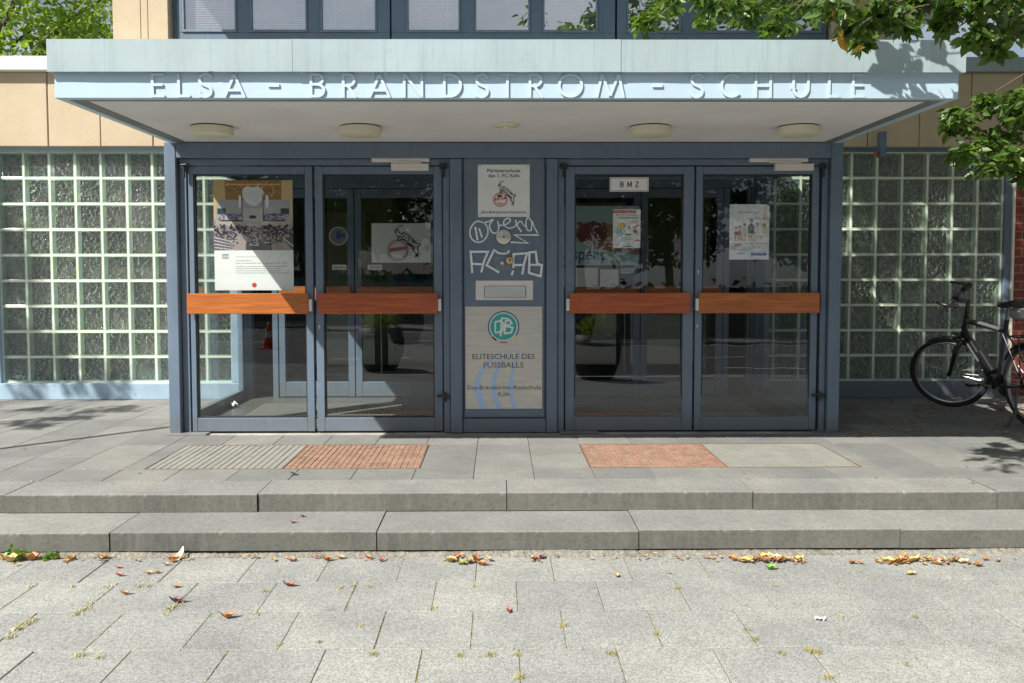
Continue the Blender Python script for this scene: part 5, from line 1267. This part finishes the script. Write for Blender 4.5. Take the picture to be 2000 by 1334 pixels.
# big tree right of the entrance: branches reach over the canopy
t = thing('street_tree', 'broad leaved tree reaching over the right end of the canopy from the right edge', 'tree', (6.4,-3.2,ZG), 'trees at the front of the school')
C = []; Br = []
def cl(px, py, Y, r_, k=1):
    q = at(px, py, Y)
    for _ in range(k): C.append((q.x+rnd.uniform(-.5,.5)*r_, q.y+rnd.uniform(-.8,.8)*r_, q.z+rnd.uniform(-.4,.4)*r_, r_*rnd.uniform(.5,.9)))
    return q
YV = -2.35
vis = [(1290,35,.10),(1265,50,.06),(1320,15,.10),(1370,20,.12),(1385,50,.10),(1430,5,.12),(1460,30,.10),(1500,0,.12),(1520,40,.09),(1535,62,.06),(1500,62,.06),(1560,5,.12),(1600,-10,.12),
       (1640,5,.12),(1655,60,.07),(1690,50,.08),(1680,85,.06),(1720,10,.12),(1740,40,.10),(1770,15,.12),(1760,60,.06),(1800,-10,.14),(1830,20,.12),(1860,50,.08),(1870,0,.13),(1900,20,.12),(1925,60,.10),(1900,90,.07),(1960,10,.13),(1980,50,.10),(1995,90,.07),(1945,100,.05),(1700,-50,.16),(1820,-60,.18),(1930,-50,.18),(2030,20,.2),(2060,90,.2)]
for (a, b, r_) in [(a, b, r_*.8) for i_, (a, b, r_) in enumerate(vis) if a < 1780 or b < 0 or i_ % 3]: cl(a, b-(12 if a < 1620 else 6), (-1.05 if a < 1610 else YV)+rnd.uniform(-.25,.25), r_*(1.25 if a < 1610 else 1), 2)
leaf_cloud([c for c in C], 2300, .078, 'crown', M_leafA, t, seed=12, droop=.45, aspect=.55)
leaf_cloud([c for c in C], 700, .05, 'crown', M_leafB2, t, seed=112, droop=.2, aspect=.5)
tw = MB(); random.seed(31)
for c in C:
    a = Vector(c[:3])+Vector((random.uniform(.05,.25), random.uniform(-.1,.1), random.uniform(.02,.16))); b = Vector(c[:3])+Vector((random.uniform(-.1,.0), random.uniform(-.05,.05), random.uniform(-.08,.0)))
    tw.tube(spline([a, a.lerp(b,.5)+Vector((0,0,.02)), b], 3), [.0035]*7, 5)
tw.build('twigs', M_bark, t)
# lower right spray, nearer the wall
C2 = []; C_ = C; C = C2
for (a, b, r_) in ((1850,235,.10),(1880,240,.12),(1920,215,.12),(1950,250,.14),(1990,235,.16),(1910,200,.08),(1975,195,.10),(1900,305,.10),(1930,318,.10),(1965,300,.12),(1985,330,.12),(1880,300,.06),(2020,270,.2),(2050,330,.2),(1960,270,.10),(1925,270,.06),(2010,200,.14)): cl(a, b, -.7+rnd.uniform(-.3,.3), r_, 2)
leaf_cloud(C2, 1100, .085, 'crown', M_leafA, t, seed=13, droop=.35, aspect=.55)
# yellow withered leaves
C3 = []; C = C3
for (a, b) in ((1632,30),(1640,66),(1680,95),(1650,70)): cl(a, b, YV-.1, .035, 1)
leaf_cloud(C3, 18, .07, 'withered_leaves', M_leafY, t, seed=14, droop=.8)
# leaves above the picture that throw the shade on fascia, wall and paving
C4 = []
def shade(px, py, Y, z, t0, t1, r_, k=1):
    q = at(px, py, Y) if Y is not None else gr(px, py, z)
    for _ in range(k):
        tt = rnd.uniform(t0, t1); C4.append((q.x-.715*tt, q.y-.659*tt, q.z+tt, r_*rnd.uniform(.7,1.1)))
for (a, b, r_) in ((1800,90,.05),(1840,95,.06),(1870,110,.05),(1815,125,.06),(1850,140,.05),(1790,130,.04),(1745,165,.05),(1770,180,.06),(1800,185,.06),(1840,180,.06),(1865,175,.05),(1725,110,.03),(1740,130,.04),(1885,90,.05),(1780,150,.04)): shade(a, b, YC, None, .50, .75, r_, 1)
leaf_cloud(C4, 64, .125, 'crown', M_leafA, t, seed=15, aspect=.6)
C4 = []
for (a, b) in ((1905,895),(1930,885),(1960,900),(1980,880),(1990,910),(1950,915),(2020,900),(1970,893)): shade(a, b, None, 0, 3.1, 3.5, .09, 1)
leaf_cloud(C4, 130, .085, 'crown', M_leafA, t, seed=16)
C4 = []
for k in range(380):
    shade(rnd.uniform(1650,2080), rnd.uniform(110,285), 1.8, None, 2.6, 4.2, .19, 1)
for k in range(170):
    shade(rnd.uniform(1650,2080), rnd.uniform(290,860), 1.8, None, 3.4, 5.2, .2, 1)
for k in range(30):
    shade(rnd.uniform(1780,2080), rnd.uniform(760,855), None, 0, 3.8, 5.0, .2, 1)
def onfascia(c):
    tt = (YC-c[1])/.659
    return tt > -.3 and c[0]+.715*tt < 2.95 and 2.0 < c[2]-tt < 2.85
def onground(c):
    gx, gy = c[0]+.715*c[2], c[1]+.659*c[2]
    return -6 < gy < -.1 and gx < (.545 if gy > -1.7 else .62)*(gy+6.6)+.28
C4 = [c for c in C4 if not (c[1] < -1.2 and c[0] < 2.2) and not onfascia(c) and not onground(c)]
leaf_cloud(C4, 23000, .11, 'crown', M_leafA, t, seed=17)
C5 = []  # extra crown out of view, added to keep sky light off the wall
for k in range(70): C5.append((5.6+rnd.uniform(-2.6,3), -.1+rnd.uniform(-1.5,1.5), 6.0+rnd.uniform(-1.1,1.3), .45))
while len(C5) < 190:
    y_ = rnd.uniform(-3.4, 1.1); x_ = rnd.uniform(3.2, 9); z_ = rnd.uniform(2.5, 6.4)
    if x_ > .621*(y_+6.6)+.75 and not (1.0 < y_ and z_ < 3.8) and not onground((x_, y_, z_)): C5.append((x_, y_, z_, .42))
leaf_cloud(C5, 24000, .19, 'crown', M_leafA, t, seed=19)
MB().tube([(6.4,-3.2,ZG),(6.3,-3.1,2.0),(5.9,-2.9,3.6),(5.0,-2.5,5.2)], [.22,.19,.16,.09], 14).build('trunk', M_bark, t, smooth=True)
T0 = (5.9,-2.9,3.6)
tips = [(*at(a,b,-1.05 if a < 1610 else YV), None, r_) for (a,b,r_) in ((1270,45,.020),(1500,40,.018),(1690,70,.018),(1860,60,.018),(1400,20,.014),(1960,80,.016))]
tips += [(*at(a,b,-.7), None, .016) for (a,b) in ((1850,235),(1900,305),(1960,300),(1930,220))]
tips += [(2.2,-.3,4.6,None,.04),(3.0,-.8,4.2,None,.04),(3.6,.4,4.4,None,.04),(1.9,-2.1,3.05,None,.012),(1.2,-2.8,3.2,None,.012)]
tips = [(x,y,z,T0 if z < 4.0 else (5.4,-2.7,4.5),r_) for (x,y,z,_,r_) in tips]
branches(T0, tips, .03, 'limbs', t, 8, seg=8, wob=.08)

# ------------------------------------------------------------ pole whose thin shadow crosses the left paving
t = thing('sign_post', 'grey metal post at the left of the steps, throwing a thin shadow', 'post', (-4.95,-1.76,ZG))
MB().tube([(-4.95,-1.76,ZG),(-4.95,-1.76,3.1)], .03, 16).build('pole', M_steel, t, smooth=True)
MB().lathe([(.034,0),(.034,.02),(.001,.03)], (-4.95,-1.76,3.1), 'Z', 16).build('pole_cap', M_darkmetal, t)

# ------------------------------------------------------------ the street behind the camera (seen as reflections)
def planter(loc, lab, s=1.0):
    t = thing('planter', lab, 'planter', loc, 'round planters at the kerb'); x, y, z = loc
    MB().lathe([(.24*s,0),(.30*s,.05*s),(.40*s,.30*s),(.42*s,.52*s),(.37*s,.74*s),(.34*s,.74*s),(.33*s,.70*s)], loc, 'Z', 36).build('pot', M_terra, t, smooth=True)
    MB().lathe([(.335*s,.695*s),(.001,.70*s)], loc, 'Z', 30).build('soil', M_soil, t)
    leaf_cloud([(x-.1,y,z+.85*s,.2*s),(x+.15,y,z+.88*s,.2*s),(x,y+.1,z+.8*s,.25*s)], 900, .10, 'foliage', M_leafB, t, seed=21, aspect=.2, droop=-.5)
planter((1.62,-7.35,ZG), 'dark round planter with tufted grass mirrored in the third door')
planter((-2.0,-7.45,ZG), 'dark round planter mirrored in the second door', .95)
t = thing('traffic_cone', 'orange and white traffic cone mirrored in the leftmost door', 'cone', (-5.4,-13.2,ZG-.12))
MB().lathe([(.14,.03),(.10,.2),(.085,.28),(.06,.42),(.03,.62),(.001,.62)], (-5.4,-13.2,ZG-.12), 'Z', 20).build('cone_body', M_cone, t, smooth=True)
MB().bbox(-5.6,-5.2,-13.4,-13.0,ZG-.12,ZG-.09,.01).build('base_plate', M_cone, t)
MB().lathe([(.093,.26),(.068,.40)], (-5.4,-13.2,ZG-.12), 'Z', 20).build('white_band', M_white, t)
mb = MB(); mb.box(-30, 30, -26.2, -26, ZG-.03, 1.4)
t = thing('garden_wall', 'low sprayed wall across the street seen only as a reflection', 'wall', (0,-26.1,ZG-.03)); mb.build('wall_body', M_mortar, t)
mb = MB(); rnd2 = random.Random(8)
for k in range(60):
    x = rnd2.uniform(-12, 3); pts = [(x+rnd2.uniform(-.8,.8), rnd2.uniform(0,1.25)) for _ in range(5)]
    mb.ribbon([tuple(v) for v in spline([Vector(p) for p in pts],4)], .10, -25.995+.002*k)
mb.build('graffiti', M_teal, t)
specs = [(-14,-30,9.5,4.2),(-6.5,-31,8.2,3.8),(0.5,-29.5,8.8,4.0),(7.5,-31,10,4.4),(15,-30,9,4.2),(23,-31,9.5,4.4),(-23,-31,10,4.4),(4.0,-35,11.5,5),(-10,-36,10,5)]
TL = ['second from its left end of the front row','left of the middle in the front row','at the middle of the front row, shorter','right of the middle in the front row','second from the right end of the front row','at the right end of the front row','at the left end of the front row','tallest, behind the row to the right','tallest, behind the row to the left']
for i, (x, y, h_, r_) in enumerate(specs):
    tree('street_tree', 'leafy tree across the street, '+TL[i], (x,y,ZG), h_, r_, 50, 5200, .42, M_leafC, 'trees across the street', .2, 30+i, clump=.26)
mb = MB(); leafn = [(x_, -28.0, .9, 1.2) for x_ in np.arange(-30, 31, 1.0)]
t = thing('hedge', 'long dark hedge across the street behind the sprayed wall', 'hedge', (0,-28,ZG))
leaf_cloud(leafn, 9000, .3, 'foliage', M_leafC, t, seed=50)
MB().box(-30,30,-28.3,-27.7,ZG,1.7).build('hedge_core', M_soil, t)

# ------------------------------------------------------------ fallen leaves, litter, weeds
def one_leaf(mb, p, L, yaw, curl, w=.42, pitch=0.0, n=6):
    c, s_ = math.cos(yaw), math.sin(yaw); base = len(mb.v)
    for k in range(n+1):
        u = k/n; ww = L*w*math.sin(math.pi*min(1,u*.92+.04))**.8*.5; lx = (u-.5)*L
        zc_ = curl*L*(u-.5)**2*2+pitch*lx
        for v in (-1,-.5,0,.5,1):
            ly = v*ww; zz = zc_+abs(v)*ww*.75*(1+.5*math.sin(u*9+v*3))*(.6+curl)+.0015
            mb.v.append((p[0]+lx*c-ly*s_, p[1]+lx*s_+ly*c, p[2]+max(.0008, zz)))
    for k in range(n):
        for j in range(4): q = base+k*5+j; mb.f.append((q,q+1,q+6,q+5))
ML = {'orange': mat('orange_leaf',(0.42,0.17,0.06),.6,var=.35,vs=40), 'yellow': mat('yellow_leaf',(0.55,0.38,0.12),.6,var=.3,vs=40), 'brown': mat('brown_leaf',(0.26,0.11,0.05),.7,var=.35,vs=40),
      'purple': mat('purple_leaf',(0.16,0.06,0.08),.6,var=.3,vs=40), 'red': mat('red_leaf',(0.40,0.10,0.07),.6,var=.3,vs=40), 'cream': mat('cream_leaf',(0.72,0.60,0.42),.6,var=.2,vs=40), 'green': mat('green_leaf',(0.16,0.36,0.05),.5,var=.2,vs=40)}
LV = [(445,1208,'orange',.085,.2,'curled orange leaf lying alone on the second slab row left of centre'),(345,1178,'purple',.08,.3,'dark purple leaf on the slabs near the left'),(993,1196,'red',.055,1.3,'single reddish leaf on the slabs at the centre'),
 (565,1146,'brown',.08,.05,'narrow tan leaf on a slab joint left of centre'),(232,1110,'red',.045,.1,'upper of two small red leaves left on the slabs'),(234,1126,'red',.05,.0,'lower of two small red leaves left on the slabs'),
 (290,1122,'yellow',.05,.4,'small golden leaf beside an orange one near the left joint'),(308,1120,'orange',.045,.9,'small orange leaf touching a golden one near the left joint'),(325,1105,'yellow',.05,.2,'small yellow leaf just under the white leaf heap'),
 (350,1092,'cream',.10,1.4,'large cream leaf standing up against the lower step'),(338,1094,'orange',.08,.4,'orange leaf lying beside the cream leaf at the lower step'),(200,1093,'yellow',.06,.5,'yellow leaf at the head of a slab joint by the lower step'),
 (20,1098,'yellow',.13,.0,'long yellow leaf at the far left by the weed'),(62,1095,'orange',.12,.2,'orange yellow leaf right of the weed'),(245,1162,'orange',.055,.3,'faint orange leaf on the slabs near the left'),(345,1148,'orange',.05,.1,'small orange leaf on the first slab joint line'),
 (570,1097,'red',.06,.1,'dark red leaf lying by the lower step left of centre'),(640,1096,'orange',.07,.4,'curled orange leaf by the step at the third joint'),(665,1092,'yellow',.06,.3,'small tan leaf at the step by the big stone joint'),(720,1092,'orange',.06,-.4,'orange leaf under the broad joint of the lower step'),(745,1097,'red',.05,.5,'red brown leaf right of the broad step joint'),
 (880,1098,'yellow',.085,.3,'yellow leaf left of the green one at the centre heap'),(902,1103,'green',.085,.1,'fresh green leaf in the centre heap'),(930,1097,'brown',.09,1.2,'brown curled leaf in the centre heap'),(940,1105,'orange',.09,-.3,'orange curled leaf at the right of the centre heap'),(895,1092,'orange',.07,.8,'orange leaf behind the green leaf'),
 (1045,1094,'brown',.08,.5,'dark brown leaf right of centre by the step'),(1058,1091,'purple',.06,.9,'purple leaf beside a dark brown leaf right of centre'),(1278,1083,'yellow',.03,.2,'tiny yellow leaf scrap at the step'),(1205,1127,'yellow',.05,1.3,'pale yellow leaf on the slab right of centre'),
 (1455,1098,'yellow',.11,-.5,'long yellow leaf left of the right heap'),(1430,1090,'orange',.08,-.4,'orange leaf at the left tip of the right heap'),(1515,1088,'cream',.10,-.6,'cream leaf on top of the right heap'),(1492,1090,'yellow',.09,.2,'bright yellow leaf in the right heap'),(1560,1096,'yellow',.08,.3,'golden leaf at the right end of the right heap'),(1505,1113,'green',.075,.15,'green and yellow leaf lying before the right heap'),
 (1665,1102,'brown',.05,.1,'small dark leaf between the two right heaps'),(1778,1123,'yellow',.07,.1,'lone yellow leaf in front of the far right heap'),(1735,1100,'yellow',.10,-.6,'yellow leaf at the left of the far right heap'),(1762,1092,'orange',.10,.7,'orange leaf on top of the far right heap'),(1782,1098,'yellow',.10,.2,'broad yellow leaf in the far right heap'),(1830,1096,'red',.07,.0,'reddish leaf at the middle of the far right heap'),
 (1880,1100,'cream',.09,.2,'tan leaf at the right end of the far right heap'),(1912,1106,'brown',.06,-.7,'brown leaf trailing off the far right heap'),(1925,1095,'orange',.05,.1,'small orange leaf at the far right'),
 (573,1022,'red',.05,.2,'red leaf on the lower step'),(591,1007,'brown',.045,.7,'brown twig like leaf against the upper step'),(1955,803,'brown',.11,.4,'big brown leaf in the shade by the kickstand'),(1820,806,'yellow',.06,.2,'yellow leaf in the shade under the front wheel')]
for i, (px_, py_, col, L, yaw, lb) in enumerate(LV):
    z = ZG if py_ > 1085 else (-.106 if py_ > 1003 else 0.0015); q = gr(px_, max(py_, 1092) if z == ZG else py_, z)
    if z == ZG: q.y = min(q.y, YS2-.035)
    if px_ == 591: q = gr(px_, 1010, z)
    random.seed(i); mb = MB(); one_leaf(mb, (q.x,q.y,z+.001), L*.8, yaw+random.uniform(-.2,.2), random.uniform(.5,1.0), random.uniform(.38,.55), pitch=.6 if px_ == 350 else 0)
    mb.build('fallen_leaf', ML[col], None, smooth=True, label=lb, cat='leaf', group='fallen leaves on the paving and steps')
random.seed(11); mb = MB()
heaps = [(45,1094,60,18),(130,1094,80,26),(200,1092,40,8),(300,1095,60,10),(350,1094,40,16),(480,1092,60,8),(600,1092,90,14),(700,1093,60,8),(905,1098,60,24),(1050,1095,30,8),(1180,1092,90,10),(1260,1094,60,10),(1340,1092,50,12),(1400,1092,40,10),(1500,1095,70,46),(1560,1100,40,14),(1680,1100,60,6),(1770,1097,70,70),(1850,1099,70,34),(1900,1102,40,14),(1960,1096,40,8)]
for (a, b, wd, n) in heaps:
    for k in range(int(n*(.9 if n > 40 else .55))):
        q = gr(a+random.gauss(0, wd*.4), b+abs(random.gauss(0,4))-2, ZG); L = random.uniform(.018,.062) if n > 20 else random.uniform(.012,.038)
        one_leaf(mb, (q.x, min(q.y, YS2-.02), ZG+random.uniform(0,.012)), L, random.uniform(-3,3), random.uniform(.2,.9), random.uniform(.3,.6), n=4)
for k in range(90):   # scraps on platform in the shade
    q = gr(random.uniform(1650,2000), random.uniform(782,852), 0); one_leaf(mb, (q.x,q.y,.0015), random.uniform(.02,.06), random.uniform(-3,3), random.uniform(.2,.8), n=4)
for k in range(26):
    q = gr(random.uniform(0,2000), random.uniform(870,1040), 0); zz = .0015 if q.y > YS1+.01 else -.105
    q = gr(random.uniform(0,2000), random.uniform(875,950), 0); one_leaf(mb, (q.x,q.y,.002), random.uniform(.012,.03), random.uniform(-3,3), .3, n=3)
mb.build('leaf_litter', M_dry, None, smooth=False, label='small dry leaf scraps gathered along the foot of the lower step', cat='leaf litter', kind='stuff')
# dry grass in the joints
def tuft(mb, p, n, L, sp):
    for k in range(n):
        a = random.uniform(0,6.28); d = random.uniform(.2,1); tip = (p[0]+math.cos(a)*L*d*.8, p[1]+math.sin(a)*L*d*.8, p[2]+L*random.uniform(.1,.5)); b0 = (p[0]+random.gauss(0,sp), p[1]+random.gauss(0,sp), p[2])
        w = .0012; mb.add([(b0[0]-w,b0[1],b0[2]),(b0[0]+w,b0[1],b0[2]),((b0[0]+tip[0])/2+w,(b0[1]+tip[1])/2,(b0[2]+tip[2])/2+.004),tip,((b0[0]+tip[0])/2-w,(b0[1]+tip[1])/2,(b0[2]+tip[2])/2+.004)], [(0,1,2,4),(4,2,3)])
random.seed(5); mb = MB()
T = [(165,1190,16),(150,1200,14),(175,1180,10),(35,1230,26),(50,1220,22),(65,1212,18),(20,1245,16),(140,1147,10),(60,1147,8),(270,1147,10),(290,1146,10),(210,1148,8),(155,1282,20),(195,1285,8),(333,1190,12),(325,1200,8),(520,1155,10),(545,1262,10),(500,1200,6),(730,1280,12),(847,1190,8),(897,1281,14),(958,1281,14),(1010,1280,14),(1015,1325,16),(1098,1224,12),(1283,1240,14),(1322,1150,14),(1460,1232,10),(1475,1250,10),(1525,1278,12),(1595,1276,26),(1580,1272,18),(1200,1280,10),(664,1150,8),(690,1147,8),(722,1147,6),(925,1147,6),(1515,1146,6),(1640,1205,6),(1617,1324,14),(625,1256,8),(705,1225,6),(350,1183,10),(1190,1278,8),(1770,1300,6),(1786,1206,6)]
for (a, b, n) in T: tuft(mb, gr(a, b, ZG), n*2, random.uniform(.03,.05), .012)
# sparse grass along all joints of the slab rows
for yr in Yr[1:]+[Yr[-1]-.372]:
    for k in range(80):
        x = random.uniform(-2.6,2.8)
        if math.sin(x*3.1+yr*9)+math.sin(x*7.7) > .2: tuft(mb, (x, yr+random.uniform(-.004,.004), ZG-.004), 3, random.uniform(.008,.02), .004)
for r_i in range(4):
    y0_, y1_ = (Yr[r_i+1], Yr[r_i]) if r_i < 3 else (Yr[3]-.37, Yr[3])
    for k in range(-8, 9):
        x = offs[r_i]+k*.3855
        if random.random() < .45:
            for j in range(random.randint(4,22)): tuft(mb, (x+random.uniform(-.003,.003), random.uniform(y0_,y1_), ZG-.004), 3, random.uniform(.006,.018), .003)
for (a, b, n) in ((145,945,0),(60,916,14),(20,915,10),(145,916,14),(240,916,10),(300,940,6),(375,940,6),(15,940,6),(150,868,8),(1860,933,10),(1840,933,8),(1130,915,6)):
    for j in range(n): q = gr(a+random.gauss(0,18), b, 0); tuft(mb, (q.x, q.y, -.002), 3, .012, .004)
mb.build('joint_grass', M_straw, None, label='tufts of dry straw coloured grass growing in the slab joints', cat='grass', kind='stuff')
# weed at the far left
q = gr(38, 1092, ZG); t = thing('weed', 'small green weed with round leaves at the foot of the lower step, far left', 'plant', (q.x, YS2-.05, ZG))
leaf_cloud([(q.x-.02,YS2-.05,ZG+.03,.035),(q.x+.03,YS2-.05,ZG+.04,.03),(q.x-.06,YS2-.05,ZG+.02,.03),(q.x+.17,YS2-.05,ZG+.015,.03)], 46, .038, 'foliage', M_weed, t, seed=61, aspect=.9)
# crumpled scrap of white paper and a dark twig
q = gr(1603, 1212, ZG); mb = MB(); random.seed(2)
for k in range(7):
    for j in range(5): mb.v.append((q.x-.022+.044*k/6, q.y-.014+.028*j/4, ZG+.004+random.uniform(0,.014)))
for k in range(6):
    for j in range(4): a_ = k*5+j; mb.f.append((a_,a_+5,a_+6,a_+1))
mb.build('paper_scrap', M_paper, None, label='crumpled white scrap of paper on the slabs at the right', cat='litter')
q = gr(572, 928, 0); mb = MB()
for k in range(5):
    for j in range(4): mb.v.append((q.x-.02+.04*k/4, q.y-.02+.04*j/3, .003+random.uniform(0,.022)))
for k in range(4):
    for j in range(3): a_ = k*4+j; mb.f.append((a_,a_+4,a_+5,a_+1))
mb.build('crumpled_wrapper', M_trim, None, label='small dark crumpled wrapper on the platform before the second door', cat='litter')
# paper scrap lying inside behind the leftmost door
q = gr(455, 795, .01); mb = MB()
for k in range(6):
    for j in range(4): mb.v.append((q.x-.03+.07*k/5, q.y-.02+.05*j/3, .006+random.uniform(0,.06)))
for k in range(5):
    for j in range(3): a_ = k*4+j; mb.f.append((a_,a_+4,a_+5,a_+1))
mb.build('paper_scrap', M_paper, None, label='crumpled pale paper on the vestibule floor behind the leftmost door', cat='litter')
